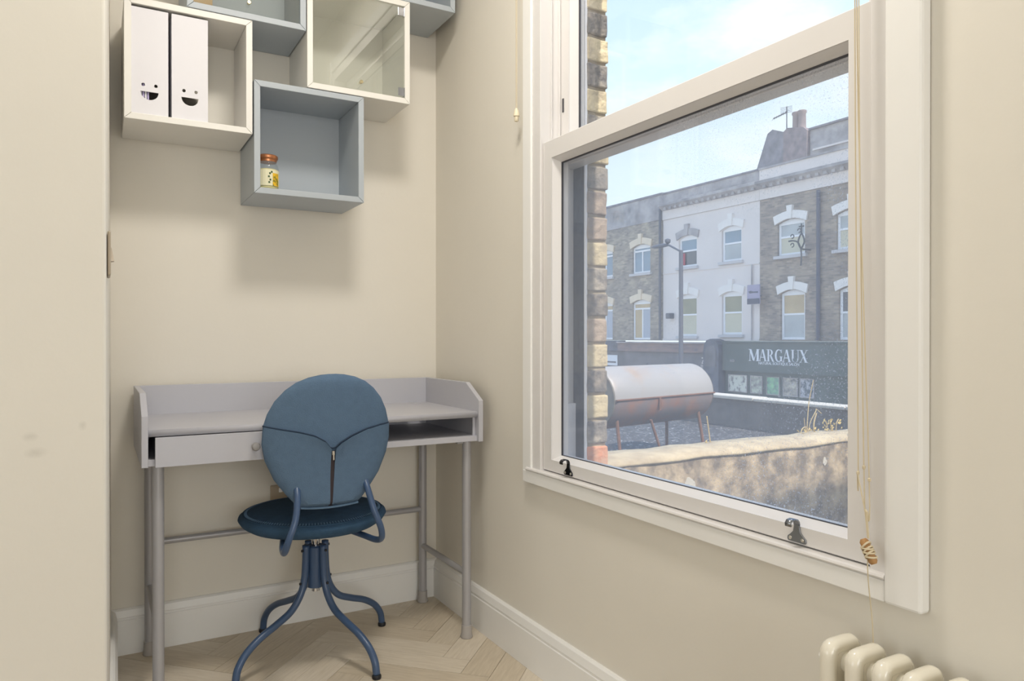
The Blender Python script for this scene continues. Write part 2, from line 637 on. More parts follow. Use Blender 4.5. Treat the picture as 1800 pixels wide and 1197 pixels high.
# chimney breast / partition that makes the alcove: its side is wall_left, its face looks at the camera
structure(obj('wall_left', prism([(-1.106, 0.0), (-1.128, -1.1), (-3.7, -1.1), (-3.7, 0.0)], 'z', -0.02, CEIL), 'wall_paint_scuffed', bevel=0.006, bseg=3))
structure(obj('wall_rear', holed(rect(-3.7, 0.0, -0.02, CEIL), [rect(-2.3, -0.3, 0.6, 2.3)], 'y', -6.9, -6.75), 'wall_paint'))
structure(obj('wall_side', holed(rect(-6.75, -1.1, -0.02, CEIL), [rect(-3.25, -1.75, 0.6, 2.2)], 'x', -3.7, -3.55), 'wall_paint'))
wall_r = structure(obj('wall_right', holed(rect(-6.75, 0.0, -0.02, CEIL), [rect(-1.874, -0.742, 0.575, 2.44)], 'x', 0.0, 0.104), 'wall_paint'))

floor = structure(obj('floor', bx(-3.7, 0.104, -6.9, 0.1, -0.12, -0.006), 'subfloor'))

# herringbone oak planks laid at 45 degrees to the walls
PW, PL = 0.09, 0.45
plank_meshes = []
for mname in ('oak', 'oak_b', 'oak_c'):
    bm = bx(-PL / 2 + 0.0006, PL / 2 - 0.0006, -PW / 2 + 0.0006, PW / 2 - 0.0006, -0.006, 0.0)
    me = bpy.data.meshes.new('plank')
    bm.to_mesh(me)
    bm.free()
    me.materials.append(MATS[mname])
    plank_meshes.append(me)
k45 = Matrix.Rotation(PI / 4, 3, 'Z')


def add_plank(u, v, rot):
    """u, v: centre along the two diagonal axes"""
    p = k45 @ Vector((u, v, 0))
    if not (-1.75 < p.x < 0.14 and -1.3 < p.y < 0.14):
        return
    o = bpy.data.objects.new('plank', random.choice(plank_meshes))
    C.objects.link(o)
    o.parent = floor
    o.location = (p.x, p.y, random.uniform(-0.0006, 0.0))
    o.rotation_euler = (0, 0, PI / 4 + rot)


u0, v0 = -0.516, -0.314
n = int(PL / PW)
for i in range(-22, 22):
    for j in range(-5, 6):
        # one zig-zag: a plank along u, and one along v whose end butts on its side
        bu, bv = u0 + i * PW + j * PL, v0 + i * PW - j * PL
        add_plank(bu + PL / 2, bv + PW / 2, 0)
        add_plank(bu + PW / 2, bv + PW + PL / 2, PI / 2)

# baseboards: plain board with a moulded top strip
BT = 0.018


def baseboard(name, pts_a, pts_b, nrm):
    """profile swept from a to b; nrm points into the room"""
    a, b, nv = Vector(pts_a), Vector(pts_b), Vector(nrm)
    prof = [(0, 0), (BT, 0), (BT, 0.108), (BT - 0.003, 0.110), (BT - 0.003, 0.114), (BT - 0.001, 0.118), (BT - 0.006, 0.138), (0.006, 0.143), (0, 0.143)]
    bm = bmesh.new()
    va = [bm.verts.new(a + nv * d + Vector((0, 0, h))) for d, h in prof]
    vb = [bm.verts.new(b + nv * d + Vector((0, 0, h))) for d, h in prof]
    bm.faces.new(va)
    bm.faces.new(vb[::-1])
    m = len(prof)
    for i in range(m):
        bm.faces.new((va[i], va[(i + 1) % m], vb[(i + 1) % m], vb[i]))
    bmesh.ops.recalc_face_normals(bm, faces=bm.faces)
    return structure(obj(name, bm, 'trim_white'))


baseboard('baseboard_back', (-1.106, 0, 0), (0, 0, 0), (0, -1, 0))
baseboard('baseboard_right', (0, -BT, 0), (0, -6.75, 0), (-1, 0, 0))
baseboard('baseboard_left', (-1.1064, -BT, 0), (-1.128, -1.118, 0), (1, -0.02, 0))
baseboard('baseboard_front', (-1.128, -1.1, 0), (-3.55, -1.1, 0), (0, -1, 0))

# outer brick leaf of the window wall: mortar core and single bricks up the jamb
core = structure(obj('trim_1', bx(0.104, 0.182, -0.842, 0.2, -3.2, 6.0), 'mortar'))
t2 = bmesh.new()
box(t2, 0.104, 0.182, -6.9, -1.79, -3.2, 6.0)
box(t2, 0.104, 0.182, -1.79, -0.842, -3.2, 0.555)
box(t2, 0.104, 0.182, -1.79, -0.842, 2.50, 6.0)
structure(obj('trim_2', t2, 'mortar'))
brick_seq = ['brick_red', 'brick_grey', 'brick_cream', 'brick_dark', 'brick_cream', 'brick_pink', 'brick_dark', 'brick_grey', 'brick_cream',
             'brick_pink', 'brick_pink', 'brick_grey', 'brick_cream', 'brick_grey', 'brick_cream', 'brick_grey', 'brick_cream', 'brick_dark', 'brick_cream',
             'brick_grey', 'brick_pink', 'brick_dark', 'brick_cream', 'brick_grey', 'brick_cream']
zb = 0.607
for i, bn in enumerate(brick_seq):
    bm = bmesh.new()
    jx, jy = random.uniform(-0.003, 0.004), random.uniform(-0.002, 0.002)
    box(bm, 0.112, 0.184 + jx, -0.85 + jy, -0.74, zb, zb + 0.066)
    bmesh.ops.subdivide_edges(bm, edges=bm.edges[:], cuts=2, use_grid_fill=True)
    for v in bm.verts:
        v.co += Vector((random.uniform(-1, 1), random.uniform(-1, 1), random.uniform(-1, 1))) * 0.0014
    obj('brick', bm, bn, core, bevel=0.004)
    zb += 0.0755

# ================================================================== WINDOW
win = struct_empty('window_1', (0, -1.31, 0.575))
# casing on the wall face
obj('casing', bx(-0.020, -0.0005, -0.744, -0.694, 0.562, 2.51), 'trim_white', win, bevel=0.004)
obj('casing', bx(-0.026, -0.0005, -1.931, -1.868, 0.562, 2.51), 'trim_white', win, bevel=0.005)
obj('casing', bx(-0.022, -0.0005, -1.868, -0.744, 2.45, 2.51), 'trim_white', win, bevel=0.004)
# box frame lining the opening
fr = bmesh.new()
box(fr, -0.014, 0.104, -0.788, -0.7445, 0.600, 2.45)
box(fr, -0.014, 0.104, -1.8675, -1.8355, 0.600, 2.45)
box(fr, -0.014, 0.104, -1.8355, -0.788, 2.40, 2.45)
obj('frame', fr, 'upvc', win, bevel=0.002)
tr_ = bmesh.new()
for y0, y1 in ((-0.797, -0.7885), (-1.835, -1.826)):
    box(tr_, 0.046, 0.051, y0, y1, 0.612, 2.40)
    box(tr_, 0.020, 0.023, y0 + 0.002, y1 - 0.002, 0.612, 2.40)
obj('parting_bead', tr_, 'upvc', win)
os_ = bmesh.new()
box(os_, 0.104, 0.114, -0.846, -0.7445, 0.60, 2.45)
box(os_, 0.104, 0.114, -1.875, -1.785, 0.60, 2.45)
obj('outer_stop', os_, 'frame_white', win, bevel=0.002)
obj('channel_cover', bx(0.0515, 0.1035, -0.801, -0.7885, 0.612, 0.80), 'frame_white', win, bevel=0.001)
# sill with a rounded nose, and the apron board under it
obj('sill', prism([(0.104, 0.575), (0.104, 0.608), (-0.020, 0.608), (-0.0245, 0.606), (-0.026, 0.6025), (-0.0245, 0.5995), (-0.022, 0.5985), (-0.0005, 0.5985), (-0.0005, 0.575)],
                  'y', -1.868, -0.72), 'upvc', win)
obj('apron', bx(-0.022, -0.0005, -1.867, -0.70, 0.562, 0.598), 'trim_white', win, bevel=0.002)


def sash(name, parent, x0, x1, y0, y1, z0, z1, stile, top, bot, glass_m):
    """mitred sash frame with a splayed glazing bead, gasket and glass"""
    o = [(y0, z0), (y1, z0), (y1, z1), (y0, z1)]
    i1 = [(y0 + stile, z0 + bot), (y1 - stile, z0 + bot), (y1 - stile, z1 - top), (y0 + stile, z1 - top)]
    bd = 0.012
    i2 = [(y0 + stile + bd, z0 + bot + bd), (y1 - stile - bd, z0 + bot + bd), (y1 - stile - bd, z1 - top - bd), (y0 + stile + bd, z1 - top - bd)]
    xg = x0 + 0.026
    bm = bmesh.new()
    rings = []
    for loop, x in ((o, x1), (o, x0 + 0.002), ([(a + (0.002 if k in (0, 3) else -0.002), b + (0.002 if k < 2 else -0.002)) for k, (a, b) in enumerate(o)], x0), (i1, x0), (i1, x0 + 0.003), (i2, xg), (i2, xg + 0.004), (i2, x1)):
        rings.append([bm.verts.new((x, p[0], p[1])) for p in loop])
    rings.append(rings[0])
    for a, b in zip(rings, rings[1:]):
        for k in range(4):
            bm.faces.new((a[k], a[(k + 1) % 4], b[(k + 1) % 4], b[k]))
    bmesh.ops.recalc_face_normals(bm, faces=bm.faces)
    s = obj(name, bm, 'upvc', parent)
    y0g, y1g, z0g, z1g = i2[0][0], i2[1][0], i2[0][1], i2[2][1]
    g = bmesh.new()
    w = 0.003
    for a in ((y0g, y0g + w, z0g, z1g), (y1g - w, y1g, z0g, z1g), (y0g + w, y1g - w, z0g, z0g + 0.0015), (y0g + w, y1g - w, z1g - w, z1g)):
        box(g, xg + 0.001, xg + 0.006, *a)
    obj('gasket', g, 'gasket', s)
    obj('glass_pane', bx(xg + 0.006, xg + 0.010, y0g + 0.0005, y1g - 0.0005, z0g + 0.0005, z1g - 0.0005), glass_m, s)
    return s


sash('lower_sash', win, -0.006, 0.044, -1.8335, -0.790, 0.6105, 1.566, 0.045, 0.052, 0.034, 'pane_dirty')
sash('upper_sash', win, 0.053, 0.100, -1.832, -0.792, 1.500, 2.398, 0.045, 0.045, 0.040, 'pane_clean')
slot = obj('travel_stop', bx(0.0505, 0.0528, -0.812, -0.806, 1.66, 1.70), 'gasket', win)


def sash_lift(yc, m, lab):
    z = 0.613
    root = obj('sash_lift', prism([(yc + a, z + b) for a, b in ((-0.019, 0.001), (-0.021, 0.005), (-0.020, 0.010), (-0.014, 0.015), (-0.008, 0.021), (-0.0065, 0.030), (-0.0065, 0.036),
                                                             (0.0065, 0.036), (0.0065, 0.030), (0.008, 0.021), (0.014, 0.015), (0.020, 0.010), (0.021, 0.005), (0.019, 0.001))], 'x', -0.009, -0.0062), m, win, bevel=0.0008)
    root['label'] = lab
    # curled finger hook: a strip swept out of the plate
    path = [(-0.0076, z + 0.034), (-0.009, z + 0.040), (-0.013, z + 0.0445), (-0.020, z + 0.046), (-0.028, z + 0.0445), (-0.032, z + 0.0395), (-0.031, z + 0.034)]
    bm = bmesh.new()
    pr = []
    for k, (x, zz) in enumerate(path):
        a = Vector(path[max(0, k - 1)])
        b = Vector(path[min(len(path) - 1, k + 1)])
        t = (b - a).normalized()
        nx, nz = -t.y * 0.0014, t.x * 0.0014
        pr.append([bm.verts.new((x + sx * nx, yc + sy * 0.0065, zz + sx * nz)) for sx, sy in ((1, -1), (1, 1), (-1, 1), (-1, -1))])
    for a, b in zip(pr, pr[1:]):
        for k in range(4):
            bm.faces.new((a[k], a[(k + 1) % 4], b[(k + 1) % 4], b[k]))
    bm.faces.new(pr[0][::-1])
    bm.faces.new(pr[-1])
    bmesh.ops.recalc_face_normals(bm, faces=bm.faces)
    obj('hook', bm, m, root, smooth='all')
    for s in (-1, 1):
        obj('screw', lathe(bmesh.new(), [(0.0035, -0.009), (0.0035, -0.0098), (0.002, -0.0106)], 0, yc + s * 0.0135, 14, 'x', z + 0.0075), 'screw', root, smooth=True)


sash_lift(-0.925, 'black_chrome', 'dark metal sash lift hook with pale screws')
sash_lift(-1.684, 'steel', 'bright steel sash lift hook with two screws')

# ------------------------------------------------------------------ blind cords
pc = thing('blind_cord', (-0.03, -0.677, 1.66), 'thin white pull cord with cream acorn hanging beside the window', 'blind cord')
tb = bmesh.new()
tube(tb, [(-0.030, -0.679, 1.68), (-0.030, -0.679, 2.6)], 0.0009, 6)
tube(tb, [(-0.030, -0.673, 1.68), (-0.030, -0.673, 2.6)], 0.0009, 6)
obj('cord', tb, 'cord', pc)
obj('acorn', lathe(bmesh.new(), [(0.003, 1.695), (0.0065, 1.688), (0.0095, 1.676), (0.0095, 1.671), (0.0068, 1.669), (0.0066, 1.657), (0.005, 1.655)], -0.030, -0.676, 20), 'acorn', pc, smooth=True)

rc = thing('blind_cord', (-0.055, -1.862, 0.65), 'long beige blind cords knotted and wound round a small wooden cleat', 'blind cord')
tb = bmesh.new()
tube(tb, catmull([(-0.042, -1.8262, 2.45), (-0.042, -1.8262, 1.5), (-0.046, -1.8365, 0.80), (-0.048, -1.8372, 0.772), (-0.052, -1.853, 0.712), (-0.055, -1.860, 0.670)], 6), 0.0011, 6)
tube(tb, catmull([(-0.042, -1.8335, 2.45), (-0.042, -1.8335, 1.5), (-0.047, -1.8475, 0.785), (-0.052, -1.8555, 0.712), (-0.055, -1.861, 0.670)], 6), 0.0011, 6)
tube(tb, catmull([(-0.042, -1.8300, 2.45), (-0.042, -1.8300, 1.5), (-0.047, -1.857, 0.768), (-0.052, -1.857, 0.712), (-0.055, -1.862, 0.670)], 6), 0.0011, 6)
obj('cord', tb, 'cord', rc)
kb = bmesh.new()
for y, z in ((-1.8370, 0.772), (-1.8475, 0.783), (-1.8572, 0.764)):
    lathe(kb, [(0.0008, z - 0.0035), (0.0026, z - 0.002), (0.0026, z + 0.002), (0.0008, z + 0.0035)], -0.047, y, 10)
obj('knot', kb, 'cord', rc, smooth=True)
obj('cord', tube(bmesh.new(), catmull([(-0.056, -1.860, 0.655), (-0.046, -1.855, 0.60), (-0.030, -1.852, 0.52), (-0.026, -1.852, 0.44)], 6), 0.0010, 6), 'cord', rc)
a, b = Vector((-0.057, -1.853, 0.668)), Vector((-0.057, -1.873, 0.632))
obj('cleat', tube(bmesh.new(), [a, a.lerp(b, .1), a.lerp(b, .5), a.lerp(b, .9), b], [0.0045, 0.0072, 0.0066, 0.0072, 0.0045], 12), 'bone_wood', rc, smooth=True)
wb = bmesh.new()
for k in range(6):
    c = a.lerp(b, 0.28 + 0.085 * k)
    d = (b - a).normalized()
    e1 = d.cross(Vector((1, 0, 0))).normalized()
    e2 = d.cross(e1)
    tilt = 0.004 * (1 if k % 2 else -1)
    tube(wb, [c + (e1 * math.cos(t) + e2 * math.sin(t)) * 0.0082 + d * tilt * math.cos(t) for t in [2 * PI * q / 14 for q in range(15)]], 0.0016, 6)
obj('cord_wrap', wb, 'cord', rc, smooth=True)

# ================================================================== WALL CABINETS (35 x 35 x 25 cm)
S, D, T = 0.35, 0.25, 0.0185


def cabinet(x, z, m, m_in, label, group=None, glass=False, knob=None, hinge_z=None):
    t = thing('wall_cabinet', (x + S / 2, -D / 2, z), label, 'cabinet', group)
    g = 0.0004
    x0, x1, z0, z1 = x, x + S, z, z + S
    yb, yf = -0.001, -D
    # mitred boards, each a part
    obj('bottom_panel', prism([(x0 + g, z0), (x1 - g, z0), (x1 - T - g, z0 + T), (x0 + T + g, z0 + T)], 'y', yf, yb), m, t, bevel=0.0012)
    obj('top_panel', prism([(x0 + T + g, z1 - T), (x1 - T - g, z1 - T), (x1 - g, z1), (x0 + g, z1)], 'y', yf, yb), m, t, bevel=0.0012)
    obj('side_panel', prism([(x0, z0 + g), (x0 + T, z0 + T + g), (x0 + T, z1 - T - g), (x0, z1 - g)], 'y', yf, yb), m, t, bevel=0.0012)
    obj('side_panel', prism([(x1 - T, z0 + T + g), (x1, z0 + g), (x1, z1 - g), (x1 - T, z1 - T - g)], 'y', yf, yb), m, t, bevel=0.0012)
    obj('back_panel', bx(x0 + T, x1 - T, yb - 0.022, yb - 0.012, z0 + T, z1 - T), m_in, t)
    if glass:
        yd = yf + 0.003
        door = obj('glass_door', bx(x0 + T + 0.002, x1 - T - 0.002, yd, yd + 0.004, z0 + T + 0.002, z1 - T - 0.002), 'cabinet_glass', t, bevel=0.0006)
        kx, kz = knob
        kn = obj('knob', lathe(bmesh.new(), [(0.0045, yd), (0.0045, yd - 0.008), (0.006, yd - 0.010), (0.0062, yd - 0.013), (0.005, yd - 0.0145)], kx, 0, 18, 'y', kz), 'brass', door, smooth=True)
        for hz in hinge_z or ():
            h = bmesh.new()
            box(h, x1 - T - 0.024, x1 - T - 0.003, yd - 0.003, yd - 0.0002, hz - 0.014, hz + 0.014)
            box(h, x1 - T - 0.003, x1 - T - 0.0005, yd - 0.005, yd + 0.010, hz - 0.015, hz + 0.015)
            obj('hinge', h, 'chrome', door, bevel=0.0006)
    return t


AX, AZ = -1.0741, 1.6235
BX, BZ = -0.7195, 1.4446
CX, CZ = -0.5564, 1.7976
DX, DZ = -0.9096, 1.9760
EX, EZ = -0.3847, 2.1485
cabinet(AX, AZ, 'cab_white', 'cab_white_in', 'open white wall cabinet holding two white magazine files')
cabinet(BX, BZ, 'cab_blue', 'cab_blue', 'open blue-grey wall cabinet with a candle jar inside')
cabinet(CX, CZ, 'cab_white', 'cab_white_in', 'white wall cabinet with a glass door and metal hinges', glass=True, knob=(-0.3806, 1.8425), hinge_z=(CZ + S - T - 0.02, CZ + T + 0.02))
cabinet(DX, DZ, 'cab_blue', 'cab_blue', 'blue-grey wall cabinet with glass door and brass knob above the files', glass=True, knob=(-0.7352, 2.024))
cabinet(EX, EZ, 'cab_blue', 'cab_blue', 'topmost blue-grey wall cabinet in the corner by the window wall')
wbx = thing('wooden_box', (-0.862, -0.14, DZ + T), 'small pale wooden box inside blue-grey glass-door cabinet', 'box')
obj('body', bx(-0.889, -0.834, -0.215, -0.09, DZ + T + 0.0005, DZ + T + 0.12), 'wood_box', wbx, bevel=0.002)
obj('lid', bx(-0.8895, -0.8335, -0.2155, -0.0895, DZ + T + 0.1205, DZ + T + 0.14), 'wood_box', wbx, bevel=0.002)


# magazine files with a smiling cut-out on the spine
def magazine_file(xc, label, tilt):
    z0 = AZ + T + 0.0005
    t = thing('magazine_file', (xc, -0.14, z0), label, 'magazine file', 'white files in the wall cabinet')
    w, h = 0.0495, 0.306
    ys = -0.243
    zc = 1.7087
    mouth = [(xc - 0.0235, zc)]
    for k in range(1, 16):
        a = PI + PI * k / 16
        mouth.append((xc + 0.0235 * math.cos(a), zc + 0.0235 * math.sin(a)))
    mouth.append((xc + 0.0235, zc))
    eyes = [circle(xc - 0.0165, zc + 0.019, 0.0048, 14), circle(xc + 0.0165, zc + 0.019, 0.0048, 14)]
    obj('spine', holed(rect(xc - w, xc + w, z0, z0 + h), [mouth] + eyes, 'y', ys, ys + 0.002), 'card', t)
    for sx in (-1, 1):
        xs = xc + sx * (w - 0.001)
        obj('side', prism([(ys + 0.002, z0), (-0.03, z0), (-0.03, z0 + 0.12), (-0.10, z0 + 0.20), (-0.16, z0 + h), (ys + 0.002, z0 + h)], 'x', xs - 0.001, xs + 0.001), 'card', t)
    obj('base', bx(xc - w + 0.002, xc + w - 0.002, ys + 0.002, -0.03, z0, z0 + 0.002), 'card', t)
    return t


magazine_file(-1.0085, 'white magazine file with smiling cut-out showing striped papers inside', 0)
magazine_file(-0.9005, 'white magazine file with smiling cut-out and empty dark mouth', 0)
z0 = AZ + T + 0.0035
mat('paper_lilac', rgb(186, 176, 214), 0.8)
mat('paper_white', rgb(236, 234, 240), 0.8)
for k in range(6):
    x = -1.045 + k * 0.0062
    tag(obj('paper_booklet', bx(x, x + 0.0045, -0.236, -0.05, z0, z0 + 0.20), 'paper_lilac' if k % 2 else 'paper_white', origin=(x, -0.14, z0)),
        ('thin lilac' if k % 2 else 'thin white') + ' booklet standing inside a smiling magazine file', 'booklet', ('lilac' if k % 2 else 'white') + ' booklets in the magazine file')

# candle jar
jx, jy, jz = -0.668, -0.195, BZ + T + 0.0008
jar = thing('candle_jar', (jx, jy, jz), 'small glass candle jar with copper lid and sunflower label', 'jar')
obj('glass', lathe(bmesh.new(), [(0.030, jz), (0.0335, jz + 0.003), (0.0335, jz + 0.070), (0.030, jz + 0.080), (0.0265, jz + 0.085), (0.0265, jz + 0.090)], jx, jy, 32), 'jar_glass', jar, smooth=True)
obj('candle_wax', lathe(bmesh.new(), [(0.029, jz + 0.004), (0.0315, jz + 0.006), (0.0315, jz + 0.064), (0.030, jz + 0.066)], jx, jy, 32), 'wax', jar, smooth=True)
lid = obj('lid', lathe(bmesh.new(), [(0.027, jz + 0.0905), (0.0275, jz + 0.097), (0.030, jz + 0.099), (0.0315, jz + 0.103), (0.031, jz + 0.109), (0.028, jz + 0.112)], jx, jy, 32), 'copper', jar, smooth=True)


def arc_patch(r, a0, a1, z0, z1, n=14):
    bm = bmesh.new()
    lo, hi = [], []
    for k in range(n + 1):
        a = a0 + (a1 - a0) * k / n
        lo.append((r * math.cos(a), r * math.sin(a)))
    for rr in (r, r + 0.0004):
        pass
    vs_ = []
    for rr in (r, r + 0.0004):
        for z in (z0, z1):
            vs_.append([bm.verts.new((jx + rr * math.cos(a0 + (a1 - a0) * k / n), jy + rr * math.sin(a0 + (a1 - a0) * k / n), z)) for k in range(n + 1)])
    i0, i1, o0, o1 = vs_
    for k in range(n):
        bm.faces.new((o0[k], o0[k + 1], o1[k + 1], o1[k]))
        bm.faces.new((i0[k], i1[k], i1[k + 1], i0[k + 1]))
        bm.faces.new((o1[k], o1[k + 1], i1[k + 1], i1[k]))
        bm.faces.new((i0[k], i0[k + 1], o0[k + 1], o0[k]))
    bm.faces.new((i0[0], o0[0], o1[0], i1[0]))
    bm.faces.new((i0[n], i1[n], o1[n], o0[n]))
    bmesh.ops.recalc_face_normals(bm, faces=bm.faces)
    return bm


mat('jar_label', rgb(232, 228, 196), 0.6)
mat('sunflower_print', rgb(232, 186, 40), 0.6, col2=rgb(120, 120, 40), scale=70, lo=0.5, hi=0.62)
mat('leaf_print', rgb(70, 92, 56), 0.6)
lb = obj('label_band', arc_patch(0.0338, -PI * 1.08, -PI * 0.02, jz + 0.012, jz + 0.062), 'jar_label', jar)
obj('flower_print', arc_patch(0.0343, -PI * 0.42, -PI * 0.20, jz + 0.012, jz + 0.052), 'sunflower_print', lb)
lf = bmesh.new()
for aa, zz in ((-0.50, 0.050), (-0.53, 0.040), (-0.49, 0.030), (-0.45, 0.055), (-0.52, 0.022)):
    b2 = arc_patch(0.0343, PI * (aa - 0.025), PI * (aa + 0.025), jz + zz - 0.003, jz + zz + 0.003, 3)
    tmp = bpy.data.meshes.new('tmp')
    b2.to_mesh(tmp)
    b2.free()
    lf.from_mesh(tmp)
    bpy.data.meshes.remove(tmp)
obj('leaf_print', lf, 'leaf_print', lb)

# ================================================================== DESK
dk = thing('desk', (-0.5415, -0.24, 0), 'light grey desk with raised edges, one drawer and tube legs', 'desk')
PX0, PX1, PF, PB, TH = -1.0425, -0.0405, -0.476, -0.020, 0.016
side_pts = [(PB, 0.655), (PF, 0.655), (PF, 0.790), (-0.378, 0.845), (PB, 0.845)]
obj('side_panel', prism(side_pts, 'x', PX0, PX0 + TH), 'desk_grey', dk, bevel=0.0015)
obj('side_panel', prism(side_pts, 'x', PX1 - TH, PX1), 'desk_grey', dk, bevel=0.0015)
obj('back_panel', bx(PX0 + TH, PX1 - TH, PB - 0.016, PB, 0.655, 0.845), 'desk_grey', dk, bevel=0.001)
top = obj('desktop', holed(rect(PX0 + TH, PX1 - TH, -0.468, PB - 0.016), [circle(-0.122, -0.078, 0.026, 24)], 'z', 0.735, 0.753), 'desk_grey', dk)
obj('shelf', bx(PX0 + TH, PX1 - TH, -0.462, PB - 0.016, 0.656, 0.674), 'desk_grey', dk, bevel=0.001)
obj('divider', bx(-0.590, -0.576, -0.455, PB - 0.016, 0.674, 0.735), 'desk_grey', dk)
obj('shelf_bracket', bx(-0.0665, -0.0575, -0.452, -0.446, 0.674, 0.735), 'desk_grey', dk)
dr = obj('drawer', bx(-1.010, -0.594, -0.478, -0.462, 0.654, 0.7325), 'desk_grey', dk, bevel=0.001)
db = bmesh.new()
box(db, -1.000, -0.992, -0.462, -0.06, 0.676, 0.72)
box(db, -0.612, -0.604, -0.462, -0.06, 0.676, 0.72)
box(db, -0.992, -0.612, -0.462, -0.06, 0.676, 0.680)
obj('drawer_box', db, 'desk_grey', dr)
obj('knob', lathe(bmesh.new(), [(0.0065, -0.478), (0.0065, -0.488), (0.0112, -0.492), (0.0120, -0.498), (0.0095, -0.503), (0.004, -0.5045)], -0.760, 0, 22, 'y', 0.694), 'knob_grey', dr, smooth=True)
for lx in (-1.000, -0.076):
    for ly in (-0.424, -0.048):
        leg = obj('leg', tube(bmesh.new(), [(lx, ly, 0.03), (lx, ly, 0.656)], 0.0148, 24), 'desk_metal', dk, smooth=True)
        obj('foot', lathe(bmesh.new(), [(0.0195, 0.0005), (0.0205, 0.003), (0.0175, 0.018), (0.0168, 0.042), (0.0155, 0.043)], lx, ly, 24), 'foot_plastic', leg, smooth=True)
obj('stretcher', tube(bmesh.new(), [(-1.0, -0.048, 0.351), (-0.076, -0.048, 0.351)], 0.0105, 18), 'desk_metal', dk, smooth=True)
for lx in (-1.0, -0.076):
    obj('stretcher', tube(bmesh.new(), [(lx, -0.048, 0.213), (lx, -0.424, 0.213)], 0.0105, 18), 'desk_metal', dk, smooth=True)
for lx, sx in ((-0.076, -1), (-1.0, 1)):
    obj('corner_bracket', bx(min(lx + sx * 0.014, lx + sx * 0.036), max(lx + sx * 0.014, lx + sx * 0.036), -0.43, -0.41, 0.646, 0.656), 'desk_metal', dk, bevel=0.001)

# ================================================================== SWIVEL CHAIR
cx0, cy0 = -0.545, -0.302
ch = thing('swivel_chair', (cx0, cy0, 0), 'blue fabric swivel chair with round zipped backrest and four bent legs', 'chair')


def seat_profile():
    return [(0.006, 0.405), (0.150, 0.406), (0.195, 0.413), (0.215, 0.426), (0.2245, 0.441), (0.222, 0.448), (0.212, 0.4545), (0.185, 0.462), (0.12, 0.467), (0.05, 0.468), (0.004, 0.468)]


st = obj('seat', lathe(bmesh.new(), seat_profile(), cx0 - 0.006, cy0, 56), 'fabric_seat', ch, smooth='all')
sm = bmesh.new()
tube(sm, [(cx0 - 0.006 + 0.2105 * math.cos(2 * PI * k / 72), cy0 + 0.2105 * math.sin(2 * PI * k / 72), 0.4553) for k in range(73)], 0.0022, 6)
obj('seam_or_shade', sm, 'fabric_seat', st, smooth=True)
sb = bmesh.new()
for k in range(150):
    a = 2 * PI * k / 150
    c, s = math.cos(a), math.sin(a)
    p = Vector((cx0 - 0.006, cy0, 0))
    tube(sb, [p + Vector((0.206 * c, 0.206 * s, 0.4578)), p + Vector((0.198 * c, 0.198 * s, 0.4602))], 0.0013, 5)
o = obj('stitching', sb, 'piping', st)
o['kind'] = 'stuff'

# backrest: curved pad, wider in the middle, squared at the bottom
bx0, byc = -0.5655, -0.530
HW = [(0.515, 0.078), (0.520, 0.088), (0.527, 0.094), (0.555, 0.118), (0.60, 0.151), (0.655, 0.175), (0.70, 0.1835), (0.75, 0.181), (0.785, 0.171), (0.82, 0.153), (0.85, 0.127), (0.871, 0.099), (0.885, 0.066), (0.892, 0.034), (0.894, 0.010)]


def hw(z):
    if z <= HW[0][0]:
        return HW[0][1]
    for (z0, w0), (z1, w1) in zip(HW, HW[1:]):
        if z <= z1:
            return w0 + (w1 - w0) * (z - z0) / (z1 - z0)
    return HW[-1][1]


def back_y(x, z):
    """centre surface: curved around the sitter, leaning back a little at the top"""
    return byc + 0.055 * (x / 0.18) ** 2 * 0.6 - 0.035 * (z - 0.52) / 0.37


def edge_fac(x, z):
    w = hw(z)
    q = min(1.0, abs(x) / max(w, 1e-4))
    top = max(0.0, min(1.0, (0.894 - z) / 0.03))
    bot = max(0.0, min(1.0, (z - 0.515) / 0.02))
    return math.sqrt(max(0.0, 1 - q ** 6)) * math.sqrt(top * (2 - top)) * math.sqrt(bot * (2 - bot))


def pad_grid(zs, n, side, off):
    rows = []
    for z in zs:
        w = hw(z)
        row = []
        for k in range(n + 1):
            q = math.sin(-PI / 2 + PI * k / n)
            x = q * w
            row.append((bx0 + x, back_y(x, z) + side * (0.020 * edge_fac(x, z) + off), z))
        rows.append(row)
    return rows


zs = []
for (z0_, w0_), (z1_, w1_) in zip(HW, HW[1:]):
    m_ = max(1, int((z1_ - z0_) / 0.012))
    zs += [z0_ + (z1_ - z0_) * q / m_ for q in range(m_)]
zs.append(HW[-1][0])
bm = bmesh.new()
N = 32
fg = [[bm.verts.new(p) for p in r] for r in pad_grid(zs, N, 1, 0.0)]
rg = [[bm.verts.new(p) for p in r] for r in pad_grid(zs, N, -1, 0.0)]
for G in (fg, rg):
    for a_, b_ in zip(G, G[1:]):
        for k in range(N):
            bm.faces.new((a_[k], a_[k + 1], b_[k + 1], b_[k]))
bmesh.ops.remove_doubles(bm, verts=bm.verts, dist=1e-5)
bmesh.ops.recalc_face_normals(bm, faces=bm.faces)
back = obj('backrest', bm, 'fabric', ch, smooth='all')
GAP_LINE = [(-0.19, 0.752), (-0.135, 0.741), (-0.09, 0.732), (-0.05, 0.720), (-0.022, 0.703), (-0.006, 0.683), (0.006, 0.683), (0.022, 0.697), (0.055, 0.715), (0.10, 0.731), (0.145, 0.739), (0.19, 0.742)]


def seam_or_shade(x):
    for (x0_, z0_), (x1_, z1_) in zip(GAP_LINE, GAP_LINE[1:]):
        if x <= x1_:
            return z0_ + (z1_ - z0_) * (x - x0_) / (x1_ - x0_)
    return GAP_LINE[-1][1]


